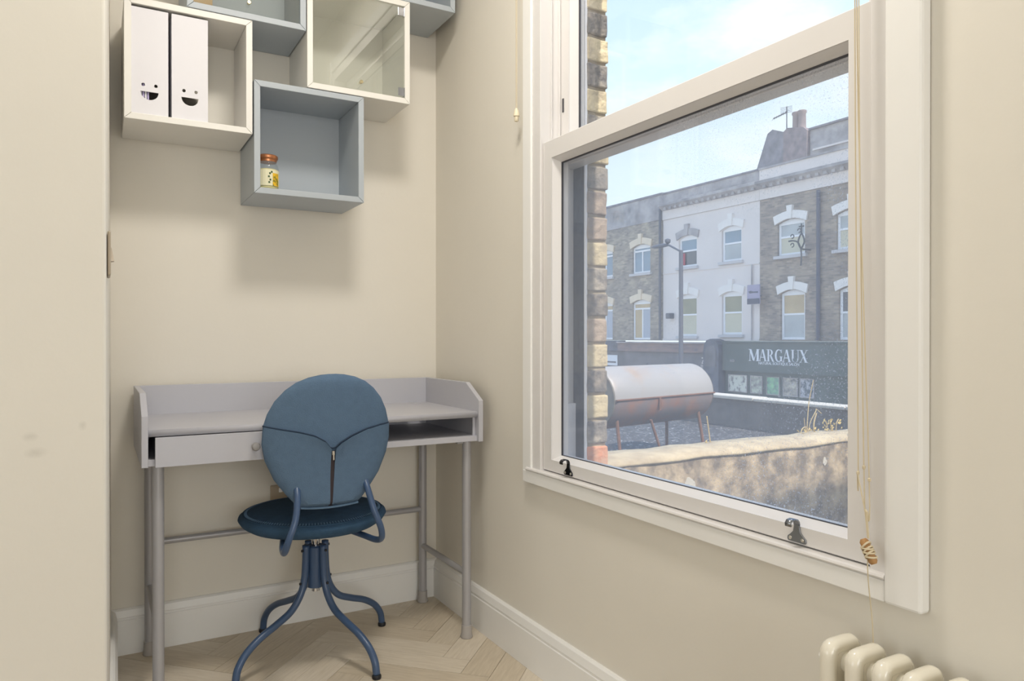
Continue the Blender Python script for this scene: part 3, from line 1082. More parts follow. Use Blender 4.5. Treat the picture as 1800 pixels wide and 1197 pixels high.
def flap(xa, xb):
    """lower cover panel between xa and xb fractions of the half width, laid over the pad"""
    bm = bmesh.new()
    NX, NZ = 22, 16
    G = []
    for i in range(NX + 1):
        f = xa + (xb - xa) * i / NX
        col = []
        # follow constant fraction of width from the bottom up to the gap line
        zt = 0.70
        for _ in range(12):
            zt = seam_or_shade(f * hw(zt))
        for j in range(NZ + 1):
            z = 0.5155 + (zt - 0.5155) * j / NZ
            x = f * hw(z)
            rise = 0.0045 + (0.004 + 0.010 * (1 - abs(f)) ** 2) * (j / NZ) ** 5
            col.append(bm.verts.new((bx0 + x, back_y(x, z) - 0.020 * edge_fac(x, z) - rise, z)))
        G.append(col)
    for a_, b_ in zip(G, G[1:]):
        for j in range(NZ):
            bm.faces.new((a_[j], b_[j], b_[j + 1], a_[j + 1]))
    bmesh.ops.recalc_face_normals(bm, faces=bm.faces)
    ret = bmesh.ops.extrude_face_region(bm, geom=bm.faces[:])
    for v in [g_ for g_ in ret['geom'] if isinstance(g_, bmesh.types.BMVert)]:
        v.co.y += 0.004
    bmesh.ops.recalc_face_normals(bm, faces=bm.faces)
    return obj('cover_flap', bm, 'fabric', back, smooth=True)


flap(-0.995, -0.035)
flap(0.035, 0.995)
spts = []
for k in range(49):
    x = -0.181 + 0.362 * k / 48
    z = seam_or_shade(x) + 0.002
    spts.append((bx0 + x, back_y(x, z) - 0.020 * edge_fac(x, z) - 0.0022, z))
obj('seam_or_shade', tube(bmesh.new(), spts, 0.0022, 8), 'gap_shade', back, smooth=True)  # dark tube put in for the shadow in the gap above the flaps
zb_ = bmesh.new()
zp = []
for j in range(14):
    z = 0.517 + (0.678 - 0.517) * j / 13
    zp.append((bx0 + 0.0005, back_y(0, z) - 0.020 * edge_fac(0, z) - 0.0038, z))
for a_, b_ in zip(zp, zp[1:]):
    v = [zb_.verts.new((p[0] + s * 0.0062, p[1] + dy, p[2])) for p in (a_, b_) for s in (-1, 1) for dy in (0, 0.0015)]
    for f in ((0, 1, 3, 2), (4, 6, 7, 5), (0, 4, 5, 1), (2, 3, 7, 6), (0, 2, 6, 4), (1, 5, 7, 3)):
        zb_.faces.new([v[i] for i in f])
zipper = obj('zipper', zb_, 'zip', back)
sl = bmesh.new()
p = zp[-1]
box(sl, p[0] - 0.0035, p[0] + 0.0035, p[1] - 0.006, p[1] - 0.001, p[2] - 0.012, p[2] - 0.001)
box(sl, p[0] - 0.002, p[0] + 0.002, p[1] - 0.008, p[1] - 0.006, p[2] - 0.026, p[2] - 0.008)
obj('zip_slider', sl, 'screw', zipper, bevel=0.0008)
# piping along the lower hem
hp = []
for k in range(25):
    x = -0.082 + 0.164 * k / 24
    hp.append((bx0 + x, back_y(x, 0.517) - 0.016, 0.514 + 0.012 * (x / 0.082) ** 2 * 0.35))
obj('hem', tube(bmesh.new(), hp, 0.0032, 8), 'piping', back, smooth=True)
# bent tubes that carry the backrest
for s in (-1, 1):
    xo = bx0 + 0.005
    pts = [(xo + s * 0.098, -0.535, 0.585), (xo + s * 0.102, -0.562, 0.548), (xo + s * 0.112, -0.582, 0.497), (xo + s * 0.130, -0.586, 0.448), (xo + s * 0.137, -0.572, 0.414),
           (xo + s * 0.133, -0.53, 0.399), (xo + s * 0.118, -0.45, 0.3965), (xo + s * 0.09, -0.36, 0.3965), (xo + s * 0.03, -0.305, 0.3965)]
    obj('back_support', tube(bmesh.new(), catmull(pts, 7), 0.0092, 14), 'blue_metal', ch, smooth='all')
obj('seat_plate', lathe(bmesh.new(), [(0.02, 0.385), (0.06, 0.386), (0.075, 0.392), (0.075, 0.4045)], cx0, cy0, 28), 'blue_metal', ch, smooth=True)
obj('spindle', lathe(bmesh.new(), [(0.012, 0.20), (0.012, 0.352), (0.0135, 0.353), (0.0135, 0.386)], cx0, cy0, 20), 'chrome', ch, smooth=True)
obj('column', lathe(bmesh.new(), [(0.021, 0.212), (0.027, 0.215), (0.027, 0.340), (0.022, 0.344)], cx0, cy0, 28), 'blue_metal', ch, smooth=True)
leg_prof = [(0.037, 0.350), (0.038, 0.300), (0.043, 0.245), (0.058, 0.200), (0.092, 0.160), (0.145, 0.135), (0.200, 0.113), (0.246, 0.083), (0.272, 0.048), (0.280, 0.012)]
for k in range(4):
    a = math.radians(23.3 + 90 * k)
    c, s = math.cos(a), math.sin(a)
    leg = obj('leg', tube(bmesh.new(), catmull([(cx0 + r * c, cy0 + r * s, z) for r, z in leg_prof], 6), 0.0108, 14), 'blue_metal', ch, smooth='all')
    obj('foot', lathe(bmesh.new(), [(0.0125, 0.0004), (0.0135, 0.003), (0.0135, 0.009), (0.0112, 0.0125)], cx0 + 0.280 * c, cy0 + 0.280 * s, 18), 'dark_plastic', leg, smooth=True)
    for z in (0.335, 0.235):
        r = 0.050 if z > 0.3 else 0.0575
        obj('bolt', lathe(bmesh.new(), [(0.004, z - 0.003), (0.004, z + 0.003)], cx0 + r * c, cy0 + r * s, 10), 'dark_plastic', leg, smooth=True)

# ================================================================== SWITCH, SOCKET
sw = thing('light_switch', (-1.1245, -0.957, 1.159), 'brushed metal light switch on the alcove side wall', 'light switch')
lw = lambda y: -1.106 + 0.02 * y   # wall plane
obj('plate', bx(lw(-0.957) + 0.0005, lw(-0.957) + 0.0065, -1.0, -0.914, 1.116, 1.202), 'switch', sw, bevel=0.003, bseg=3)
obj('rocker', prism([(lw(-0.957) + 0.0062, 1.175), (lw(-0.957) + 0.008, 1.172), (lw(-0.957) + 0.0125, 1.147), (lw(-0.957) + 0.0062, 1.146)], 'y', -0.968, -0.946), 'switch', sw)
so = thing('wall_socket', (-0.55, 0, 0.44), 'beige metal double wall socket low behind the chair', 'wall socket')
obj('plate', bx(-0.6235, -0.476, -0.009, -0.0005, 0.3995, 0.4855), 'switch', so, bevel=0.003)
for xx in (-0.59, -0.515):
    obj('rocker', bx(xx - 0.006, xx + 0.006, -0.012, -0.009, 0.46, 0.475), 'trim_white', so, bevel=0.001)

# ================================================================== RADIATOR
rd = thing('radiator', (-0.075, -2.05, 0.0), 'cream column radiator under the window', 'radiator')
for i in range(11):
    y = -1.825 - i * 0.046
    bm = bmesh.new()
    xa, xb, zt = -0.104, -0.046, 0.499
    path = [(xa, y, 0.09)] + [(xa, y, 0.1 + k * 0.08) for k in range(5)] + [(xa, y, zt - 0.024), (xa + 0.003, y, zt - 0.014), (xa + 0.010, y, zt - 0.010), (xb - 0.010, y, zt - 0.010), (xb - 0.003, y, zt - 0.014), (xb, y, zt - 0.024)] + [(xb, y, 0.42 - k * 0.08) for k in range(5)] + [(xb, y, 0.09)]
    path = path[:6] + [tuple(v) for v in catmull(path[5:13], 4)] + path[13:]
    path = [p for i_, p in enumerate(path) if i_ == 0 or (Vector(p) - Vector(path[i_ - 1])).length > 1e-5]
    tube(bm, path, 0.0142, 16)
    box(bm, xa, xb, y - 0.0125, y + 0.0125, zt - 0.085, zt - 0.012)
    box(bm, xa, xb, y - 0.011, y + 0.011, 0.092, 0.13)
    sec = obj('section', bm, 'radiator', rd, smooth=True)
    if i < 10:
        obj('connector', tube(bmesh.new(), [(-0.075, y - 0.008, zt - 0.034), (-0.075, y - 0.038, zt - 0.034)], 0.017, 16), 'radiator', rd, smooth=True)
        obj('connector', tube(bmesh.new(), [(-0.075, y - 0.008, 0.11), (-0.075, y - 0.038, 0.11)], 0.017, 16), 'radiator', rd, smooth=True)
obj('bleed_valve', lathe(bmesh.new(), [(0.008, -1.811), (0.008, -1.800), (0.005, -1.797)], -0.088, 0, 8, 'y', zt - 0.034), 'trim_white', rd)
for y in (-1.87, -2.24):
    obj('bracket', bx(-0.064, -0.0005, y - 0.01, y + 0.01, 0.15, 0.18), 'radiator', rd)
    obj('leg', bx(-0.085, -0.065, y - 0.01, y + 0.01, 0.0, 0.1), 'radiator', rd)

# unseen round lamp, added to brighten the alcove
mat('fill_lamp_body', rgb(240, 238, 234), 0.5)


def fill_lamp(x, y, watt, label):
    t = thing('fill_lamp', (x, y, CEIL), label, 'lamp')
    obj('rim', lathe(bmesh.new(), [(0.21, CEIL), (0.215, CEIL - 0.02), (0.21, CEIL - 0.035), (0.19, CEIL - 0.036)], x, y, 40), 'fill_lamp_body', t, smooth=True)
    d = bpy.data.lights.new('fill_lamp_light', 'AREA')
    d.shape = 'DISK'
    d.size = 0.38
    d.energy = watt
    d.color = (1.0, 0.94, 0.86)
    o = bpy.data.objects.new('fill_lamp_light', d)
    C.objects.link(o)
    o.location = (0, 0, -0.04)
    o.parent = t


fill_lamp(-0.6, -1.35, 18, 'unseen round fill lamp added above the desk alcove')

# ================================================================== OUTSIDE
GZ = -3.3
structure(obj('ground', bx(-6, 60, -60, 60, GZ - 0.3, GZ), 'asphalt'))
# neighbouring flat roof with gravel felt, its street parapet and the party wall
structure(obj('flat_roof', bx(0.184, 6.0, -0.085, 9.0, GZ, -0.16), 'roof_felt', origin=(3, 3, GZ)))
pw = thing('party_wall', (2.4, -0.19, GZ), 'weathered rendered garden wall with sunlit crumbling top outside the window', 'wall')
bm = bmesh.new()
NX = 46
prof = []
for i in range(NX + 1):
    x = 0.186 + (6.2 - 0.186) * i / NX
    dz = 0.003 * math.sin(x * 7.1) + random.uniform(-0.005, 0.005)
    prof.append((x, dz))
rows = [[bm.verts.new((x, y, z)) for x, z in ((x, zf(dz)) for x, dz in prof)] for y, zf in
        ((-0.3, lambda d: GZ), (-0.3, lambda d: 0.44), (-0.298, lambda d: 0.486 + d * 0.6), (-0.285, lambda d: 0.500 + d), (-0.20, lambda d: 0.508 + d), (-0.095, lambda d: 0.506 + d * 0.6), (-0.085, lambda d: 0.49), (-0.085, lambda d: GZ))]
for a_, b_ in zip(rows, rows[1:]):
    for k in range(NX):
        bm.faces.new((a_[k], a_[k + 1], b_[k + 1], b_[k]))
for e_ in (0, NX):
    bm.faces.new([r[e_] for r in rows])
bmesh.ops.recalc_face_normals(bm, faces=bm.faces)
body = obj('body', bm, 'party_face', pw)
cp = bmesh.new()
for k in range(NX):
    pass
crow = []
for y, f in ((-0.302, 0.488), (-0.287, 0.5025), (-0.20, 0.5115), (-0.095, 0.509), (-0.083, 0.492)):
    crow.append([cp.verts.new((x, y + random.uniform(-0.004, 0.004), f + dz * 0.9 + random.uniform(-0.002, 0.004))) for x, dz in prof])
for a_, b_ in zip(crow, crow[1:]):
    for k in range(NX):
        cp.faces.new((a_[k], a_[k + 1], b_[k + 1], b_[k]))
bmesh.ops.recalc_face_normals(cp, faces=cp.faces)
ret = bmesh.ops.extrude_face_region(cp, geom=cp.faces[:])
for v in [g_ for g_ in ret['geom'] if isinstance(g_, bmesh.types.BMVert)]:
    v.co.z -= 0.012
bmesh.ops.recalc_face_normals(cp, faces=cp.faces)
obj('coping', cp, 'party_top', pw, smooth='all')
for px_, pz_, rx_, rz_ in ((1.03, 0.365, 0.035, 0.045), (0.835, 0.335, 0.025, 0.040), (1.9, 0.40, 0.016, 0.02), (0.79, 0.415, 0.028, 0.026)):
    pts = [(px_ + rx_ * math.cos(t) * random.uniform(.7, 1.1), pz_ + rz_ * math.sin(t) * random.uniform(.75, 1.1)) for t in [2 * PI * q / 12 for q in range(12)]]
    obj('bare_patch', prism(pts, 'y', -0.303, -0.2985), 'party_patch', pw)
# unseen wall, added to throw the shadow on the party wall
structure(obj('shadow_wall', bx(1.2, 5.0, -4.9, -4.6, GZ, 5.7), 'party_face'))

fp = thing('roof_parapet', (6.1, 4.4, GZ), 'low grey rendered parapet with pale coping at the flat roof edge', 'wall')
obj('body', bx(6.0, 6.2, -0.08, 9.0, GZ, 0.20), 'parapet', fp)
for k in range(7):
    y0 = -0.06 + k * 1.29
    obj('coping_stone', bx(5.96, 6.24, y0, y0 + 1.28, 0.20, 0.238 + 0.006 * (k % 2)), 'coping', fp, bevel=0.01)

# --- oil-tank barbecue on the roof
A0, A1 = Vector((2.71, 2.70, 0.45)), Vector((4.14, 2.97, 0.45))
bq = thing('barbecue', ((A0.x + A1.x) / 2, (A0.y + A1.y) / 2, -0.16), 'rusty drum barbecue with pale metal lid standing on the flat roof', 'barbecue')
ax = (A1 - A0).normalized()
pr_ = Vector((-ax.y, ax.x, 0))
R = 0.283


def half_drum(a0, a1, r, end):
    bm = bmesh.new()
    NS = 22
    nodes = [(0.0, 0.0)] if end else []
    st_ = [(0.03 * 0, r * 0.94), (0.03, r)] + [(0.03 + (1.455 - 0.06) * k / 6, r) for k in range(1, 7)] + [(1.455, r * 0.94)]
    rings = []
    for t, rr in st_:
        c = A0 + ax * t
        rings.append([bm.verts.new(c + pr_ * (rr * math.cos(a0 + (a1 - a0) * k / NS)) + Vector((0, 0, rr * math.sin(a0 + (a1 - a0) * k / NS)))) for k in range(NS + 1)])
    for a_, b_ in zip(rings, rings[1:]):
        for k in range(NS):
            bm.faces.new((a_[k], a_[k + 1], b_[k + 1], b_[k]))
        bm.faces.new((a_[0], b_[0], b_[NS], a_[NS]))
    bm.faces.new(rings[0])
    bm.faces.new(rings[-1][::-1])
    bmesh.ops.recalc_face_normals(bm, faces=bm.faces)
    return bm


mat('drum_end_shaded', rgb(126, 122, 112), 0.7, col2=rgb(108, 96, 86), scale=5)  # painted darker than the lid: shade of ends turned from the sun
for e0, sg_ in ((A0, -1), (A1, 1)):
    bm = bmesh.new()
    r0, r1 = [], []
    for k in range(28):
        a = 2 * PI * k / 28
        d = pr_ * math.cos(a) + Vector((0, 0, math.sin(a)))
        r0.append(bm.verts.new(e0 + ax * sg_ * 0.0005 + d * R * 0.945))
        r1.append(bm.verts.new(e0 + ax * sg_ * 0.012 + d * R * 0.93))
    bm.faces.new(r0)
    bm.faces.new(r1[::-1])
    for k in range(28):
        bm.faces.new((r0[k], r0[(k + 1) % 28], r1[(k + 1) % 28], r1[k]))
    bmesh.ops.recalc_face_normals(bm, faces=bm.faces)
    obj('end_cap', bm, 'drum_end_shaded', bq)
obj('lid', half_drum(0.012, PI - 0.012, R, True), 'drum_lid', bq, smooth=True)
obj('tub', half_drum(PI + 0.012, 2 * PI - 0.012, R * 0.985, True), 'drum_tub', bq, smooth=True)
rim = bmesh.new()
for s in (-1, 1):
    tube(rim, [A0 + pr_ * s * R, A1 + pr_ * s * R], 0.008, 8)
obj('rim', rim, 'rust', bq)
for t, s, lean in ((0.10, -1, 0.02), (0.10, 1, 0.02), (1.30, -1, 0.05), (1.30, 1, 0.05)):
    c = A0 + ax * t + pr_ * (s * 0.19)
    obj('leg', tube(bmesh.new(), [(c.x, c.y, 0.30), (c.x + lean, c.y + s * 0.05, -0.16)], 0.016, 10), 'rust', bq, smooth=True)
c = A0 + ax * 0.55 - pr_ * 0.21
obj('brace', tube(bmesh.new(), [(c.x, c.y, 0.24), (c.x + 0.16, c.y, -0.158)], 0.013, 8), 'rust', bq)
c = A1 - pr_ * 0.12
obj('handle', tube(bmesh.new(), catmull([(c.x - 0.02, c.y, 0.50), (c.x + 0.07, c.y, 0.53), (c.x + 0.12, c.y, 0.50), (c.x + 0.13, c.y, 0.44)], 5), 0.010, 8), 'coping', bq)
obj('hasp', bx(A0.x + 0.62, A0.x + 0.645, A0.y - R - 0.165 + 0.27, A0.y - R - 0.155 + 0.27, 0.33, 0.45), 'rust', bq)


# --- dried weeds on the party wall
def weed(name, loc, stems, label, leafy):
    t = thing(name, loc, label, 'plant')
    for pts, r in stems:
        obj('stem', tube(bmesh.new(), catmull([(loc[0] + a, loc[1] + b, loc[2] + c) for a, b, c in pts], 5), r, 6), 'dry_plant', t, smooth=True)
    for (a, b, c, s, rot) in leafy:
        bm = bmesh.new()
        pts = [(0, -s * .35), (s * .5, -s * .1), (s, 0), (s * .5, s * .35), (0, s * .3), (-s * .3, 0)]
        M = Matrix.Translation((loc[0] + a, loc[1] + b, loc[2] + c)) @ Matrix.Rotation(rot, 4, 'Y') @ Matrix.Rotation(rot * 1.7, 4, 'X')
        vt = [bm.verts.new(M @ Vector((p[0], 0.001, p[1] + abs(p[0]) * .2))) for p in pts]
        vb = [bm.verts.new(M @ Vector((p[0], -0.001, p[1] + abs(p[0]) * .2))) for p in pts]
        bm.faces.new(vt)
        bm.faces.new(vb[::-1])
        for k in range(6):
            bm.faces.new((vt[k], vb[k], vb[(k + 1) % 6], vt[(k + 1) % 6]))
        bmesh.ops.recalc_face_normals(bm, faces=bm.faces)
        obj('leaf', bm, 'dry_leaf', t)


WZ = 0.508
weed('dried_weed', (2.0, -0.12, WZ), [([(0, 0, 0), (0.005, 0, 0.06), (0.03, 0.01, 0.16), (0.05, 0.0, 0.27)], 0.0025), ([(0.01, 0, 0), (0.03, 0, 0.06), (0.07, 0, 0.11), (0.10, 0.02, 0.117), (0.115, 0, 0.095)], 0.0022),
                                      ([(0.055, 0, 0), (0.055, 0, 0.05), (0.075, 0, 0.10)], 0.004), ([(0, 0, 0.0), (-0.015, 0, 0.045), (-0.02, 0, 0.08)], 0.0018), ([(-0.05, 0, 0), (-0.03, 0, 0.028), (0, 0, 0.03), (0.015, 0, 0.005)], 0.0025)],
     'tall dried weed stems growing from top of the garden wall',
     [(random.uniform(-0.06, 0.07), random.uniform(-0.03, 0.03), random.uniform(0.005, 0.02), random.uniform(0.008, 0.016), random.uniform(-1, 1)) for _ in range(16)])
weed('dried_weed', (2.16, -0.12, WZ), [([(0, 0, 0), (0.0, 0, 0.03), (-0.015, 0, 0.055)], 0.003), ([(0.04, 0, 0), (0.03, 0, 0.03), (0.02, 0, 0.045)], 0.002), ([(0.07, 0, 0), (0.075, 0, 0.04), (0.09, 0, 0.06)], 0.003)],
     'low dried weed with curled yellow leaves on the garden wall',
     [(random.uniform(-0.03, 0.11), random.uniform(-0.03, 0.03), random.uniform(0.005, 0.055), random.uniform(0.008, 0.018), random.uniform(-1.2, 1.2)) for _ in range(26)])
weed('dried_weed', (1.33, -0.12, WZ), [([(0, 0, 0), (-0.008, 0, 0.05), (-0.022, 0, 0.125)], 0.003)],
     'single dried stalk leaning on the garden wall near the barbecue',
     [(random.uniform(-0.035, 0.01), random.uniform(-0.02, 0.02), random.uniform(0.0, 0.012), random.uniform(0.008, 0.015), random.uniform(-1, 1)) for _ in range(7)])

# ------------------------------------------------------------------ terrace of houses across the street
FX = 21.5


def arch_loop(y0, y1, z0, z1, rise=0.14, n=8):
    pts = [(y0, z0), (y1, z0), (y1, z1 - rise)]
    for k in range(1, n):
        t = k / n
        pts.append((y1 + (y0 - y1) * t, z1 - rise + rise * math.sin(PI * t)))
    pts.append((y0, z1 - rise))
    return pts


def house_window(h, y0, y1, z0, z1, style, lintel, panes, sill=True):
    rise = 0.14
    w = y1 - y0
    fx0, fx1 = FX + 0.08, FX + 0.14
    outer = arch_loop(y0, y1, z0, z1)
    fw = 0.09
    zi = z1 - rise - 0.06
    if style == 'casement':
        zt = z1 - 0.42 * (1 if z1 - z0 > 1.6 else 0.75)
        ym = (y0 + y1) / 2
        holes = [rect(y0 + fw, y1 - fw, zt + 0.04, zi), rect(y0 + fw, ym - 0.035, z0 + fw, zt - 0.04), rect(ym + 0.035, y1 - fw, z0 + fw, zt - 0.04)]
        holes[0] = rect(y0 + fw, y1 - fw, zt + 0.04, max(zi, zt + 0.12))
    else:
        zm = (z0 + z1) / 2 + 0.02
        holes = [rect(y0 + fw, y1 - fw, z0 + fw, zm - 0.035), rect(y0 + fw, y1 - fw, zm + 0.035, zi)]
    f = obj('window', holed(outer, holes, 'x', fx0, fx1), 'frame_white', h)
    for q, hl in enumerate(holes):
        obj('pane', bx(fx1 - 0.03, fx1 - 0.02, hl[0][0], hl[1][0], hl[0][1], hl[2][1]), panes[min(q, len(panes) - 1)], f)
    # brick-arch hood with keystone
    lo, hi = [], []
    for k in range(9):
        t = k / 8
        y = y0 - 0.10 + (w + 0.20) * t
        lo.append((y if 0 < k < 8 else y, z1 - rise - 0.02 + (rise + 0.04) * math.sin(PI * t)))
        hi.append((y0 - 0.17 + (w + 0.34) * t, z1 - rise + 0.30 + 0.15 * math.sin(PI * t)))
    if lintel:
        ln = obj('lintel', prism(lo + hi[::-1], 'x', FX - 0.07, FX + 0.02), lintel, h)
        ym = (y0 + y1) / 2
        obj('keystone', prism([(ym - 0.08, z1 + 0.0), (ym + 0.08, z1 + 0.0), (ym + 0.13, z1 + 0.50), (ym - 0.13, z1 + 0.50)], 'x', FX - 0.12, FX + 0.0), lintel, ln)
    if sill:
        obj('sill', bx(FX - 0.12, FX + 0.1, y0 - 0.12, y1 + 0.12, z0 - 0.12, z0), 'sill_grey', h, bevel=0.01)
    return f


def house(loc_y, y0, y1, wall_m, wins, label, zt, band):
    h = thing('terraced_house', (FX + 4, (y0 + y1) / 2, GZ), label, 'building')
    loops = [arch_loop(*w[:4]) for w in wins]
    obj('front_wall', holed(rect(y0, y1, 0.86, zt), loops, 'x', FX, FX + 0.3), wall_m, h)
    obj('rear_block', bx(FX + 0.9, FX + 8, y0, y1, 0.86, zt - 0.2), 'dark_room', h)
    for w in wins:
        house_window(h, *w)
    obj('parapet_band', bx(FX - 0.02, FX + 0.3, y0, y1, zt + 0.001, band), 'render_grey', h)
    return h


CW = 'lintel_cream'
LW = 'lintel_white'
hL = house(25, 23.10, 32.0, 'stock_brick',
           [(23.99, 25.30, 4.08, 5.46, 'casement', CW, ['far_pane_blue'], True), (23.99, 25.29, 0.90, 2.80, 'casement', CW, ['far_pane_warm', 'curtain', 'far_pane_warm'], False),
            (26.87, 28.17, 4.08, 5.46, 'casement', CW, ['far_pane_blue'], True), (26.87, 28.17, 0.90, 2.80, 'casement', CW, ['far_pane_warm', 'curtain'], False)],
           'grey stock-brick house with cream arched lintels across the street', 6.44, 7.58)
obj('roof_edge', bx(FX - 0.06, FX + 0.34, 23.10, 32.0, 7.581, 7.67), 'roof_slate', hL)
hM = house(20, 17.47, 23.09, 'render_pale',
           [(20.93, 22.05, 4.12, 5.50, 'sash', 'render_grey', ['far_pane_dark', 'far_pane_blue'], True), (18.40, 19.47, 4.13, 5.58, 'sash', LW, ['far_pane_pale', 'far_pane_blue'], True),
            (20.93, 22.02, 1.06, 2.91, 'sash', LW, ['blind_cream', 'far_pane_olive'], True), (18.37, 19.46, 1.12, 2.89, 'sash', LW, ['blind_cream', 'far_pane_olive'], True)],
           'pale rendered house with white sash windows across the street', 6.38, 6.385)
hR = house(15, 5.0, 17.46, 'stock_brick_b',
           [(15.37, 16.60, 4.10, 5.46, 'sash', LW, ['blind_cream', 'far_pane_pale'], True), (15.36, 16.46, 0.92, 2.79, 'sash', LW, ['far_pane_pale', 'far_pane_warm'], False),
            (12.82, 14.05, 4.08, 5.46, 'sash', LW, ['blind_cream', 'far_pane_pale'], True), (12.85, 13.95, 0.92, 2.79, 'sash', LW, ['far_pane_pale', 'far_pane_dark'], False),
            (10.3, 11.5, 4.08, 5.46, 'sash', LW, ['blind_cream', 'far_pane_pale'], True), (10.3, 11.4, 0.92, 2.79, 'sash', LW, ['far_pane_pale', 'far_pane_dark'], False)],
           'brown stock-brick house with white arched lintels above the green salon', 6.38, 6.385)
# red towel in the open sash
obj('window_cloth', bx(FX + 0.05, FX + 0.075, 21.72, 21.90, 4.22, 4.74), 'red_cloth', hM)
# shared frieze, dentil cornice and parapet of the two right-hand houses
for hh, y0, y1 in ((hM, 17.47, 23.09), (hR, 5.0, 17.46)):
    obj('frieze', bx(FX - 0.05, FX + 0.3, y0, y1, 6.386, 6.80), 'render_pale', hh)
    obj('cornice', prism([(FX - 0.05, 6.801), (FX - 0.32, 6.98), (FX - 0.32, 7.08), (FX - 0.12, 7.14), (FX + 0.3, 7.14), (FX + 0.3, 6.801)], 'y', y0, y1), 'render_grey', hh)
    obj('parapet', bx(FX - 0.05, FX + 0.3, y0, y1, 7.141, 7.55), 'render_pale' if hh is hR else 'render_grey', hh)
    obj('parapet_cap', bx(FX - 0.1, FX + 0.35, y0, y1, 7.551, 7.62), 'roof_slate' if hh is hM else 'render_grey', hh)
    k = 0
    y = y0 + 0.12
    while y < y1 - 0.2:
        if y > 12.5:
            obj('dentil', bx(FX - 0.22, FX - 0.06, y, y + 0.14, 6.80, 6.93), 'render_grey', hh)
        y += 0.34
obj('quoin_pipe', tube(bmesh.new(), [(FX - 0.12, 23.18, 6.9), (FX - 0.12, 23.18, 0.9)], 0.06, 8), 'lamp_grey', hL)
obj('drain_pipe', tube(bmesh.new(), [(FX - 0.1, 14.72, 6.3), (FX - 0.1, 14.72, 0.9)], 0.07, 8), 'sign_slate', hR)
obj('drain_pipe', tube(bmesh.new(), [(FX - 0.06, 17.82, 3.9), (FX - 0.06, 17.82, 0.9)], 0.03, 8), 'render_grey', hM)
obj('string_line', bx(FX - 0.03, FX, 17.47, 23.09, 3.90, 3.95), 'render_pale', hM)
obj('string_line', bx(FX - 0.04, FX, 17.47, 23.09, 0.87, 0.95), 'render_pale', hM)
obj('flood_lamp', bx(FX - 0.3, FX, 22.35, 22.6, 1.85, 2.1), 'lamp_grey', hM, bevel=0.03)
# chimney stack, gable upstand and slate roof of the right-hand house
obj('gable_upstand', prism([(18.45, 7.62), (17.80, 9.18), (17.55, 9.30), (16.96, 9.05), (16.96, 7.62)], 'x', 22.3, 22.8), 'roof_slate', hR)
stk = obj('chimney_stack', prism([(16.98, 7.62), (16.98, 9.05), (16.80, 9.17), (16.05, 9.02), (15.88, 8.85), (15.88, 7.62)], 'x', 22.25, 22.85), 'chimney_brick', hR)
for y in (16.56, 16.30):
    obj('chimney_pot', lathe(bmesh.new(), [(0.15, 9.05), (0.14, 9.62), (0.17, 9.66), (0.17, 9.74), (0.13, 9.76)], 22.5, y, 16), 'pot_clay', stk, smooth=True)
obj('upper_parapet', bx(22.4, 22.7, 9.0, 15.86, 7.62, 8.86), 'render_grey', hR)
obj('upper_cap', bx(22.3, 22.8, 9.0, 15.86, 8.861, 8.93), 'roof_slate', hR)
obj('panel_frame', bx(22.34, 22.4, 9.0, 15.70, 8.05, 8.12), 'render_pale', hR)
# tv aerial
ta = thing('tv_aerial', (22.5, 17.02, 9.0), 'thin rooftop television aerial beside the chimney', 'aerial')
obj('mast', tube(bmesh.new(), [(22.5, 17.02, 8.9), (22.5, 17.02, 10.1)], 0.022, 6), 'lamp_grey', ta)
obj('boom', tube(bmesh.new(), [(22.5, 17.02, 9.88), (22.2, 17.42, 9.68)], 0.022, 6), 'lamp_grey', ta)
for k in range(7):
    t = k / 6
    p = Vector((22.5, 17.02, 9.88)).lerp(Vector((22.2, 17.42, 9.68)), t)
    obj('rod', tube(bmesh.new(), [p + Vector((0.15, 0.2, 0.0)), p - Vector((0.15, 0.2, 0.0))], 0.008, 5), 'lamp_grey', ta)
for k in range(5):
    z = 9.86 + 0.055 * k
    obj('rod', tube(bmesh.new(), [(22.55, 16.80, z), (22.4, 17.24, z)], 0.008, 5), 'lamp_grey', ta)

# ------------------------------------------------------------------ shopfronts
sg = thing('salon_shopfront', (FX, 16.0, GZ), 'dark green salon shopfront with white lettering and five poster windows', 'shop')
obj('fascia', bx(FX - 0.35, FX + 0.3, 9.0, 19.1, -0.35, 0.799), 'shop_green', sg)
obj('stall_riser', bx(FX - 0.25, FX + 0.3, 9.0, 19.1, GZ, -1.3), 'shop_green', sg)
obj('back_wall', bx(FX - 0.18, FX + 0.3, 9.0, 19.1, -1.3, -0.35), 'shop_green', sg)
obj('fascia_cap', bx(FX - 0.42, FX + 0.0, 9.0, 19.1, 0.8, 0.855), 'shop_green', sg)
for (y0, y1), m in zip(((17.91, 18.90), (17.14, 17.73), (16.33, 16.95), (15.51, 16.17), (14.80, 15.41)), ('pic_a', 'pic_b', 'pic_c', 'pic_d', 'pic_e')):
    p_ = obj('poster', bx(FX - 0.21, FX - 0.185, y0 + 0.03, y1 - 0.03, -1.17, -0.53), m, sg)
    fb = bmesh.new()
    for a in ((y0, y1, -1.20, -1.17), (y0, y1, -0.53, -0.50), (y0, y0 + 0.03, -1.17, -0.53), (y1 - 0.03, y1, -1.17, -0.53)):
        box(fb, FX - 0.23, FX - 0.185, *a)
    obj('poster_frame', fb, 'render_grey', p_)
FXL = FX - 0.36


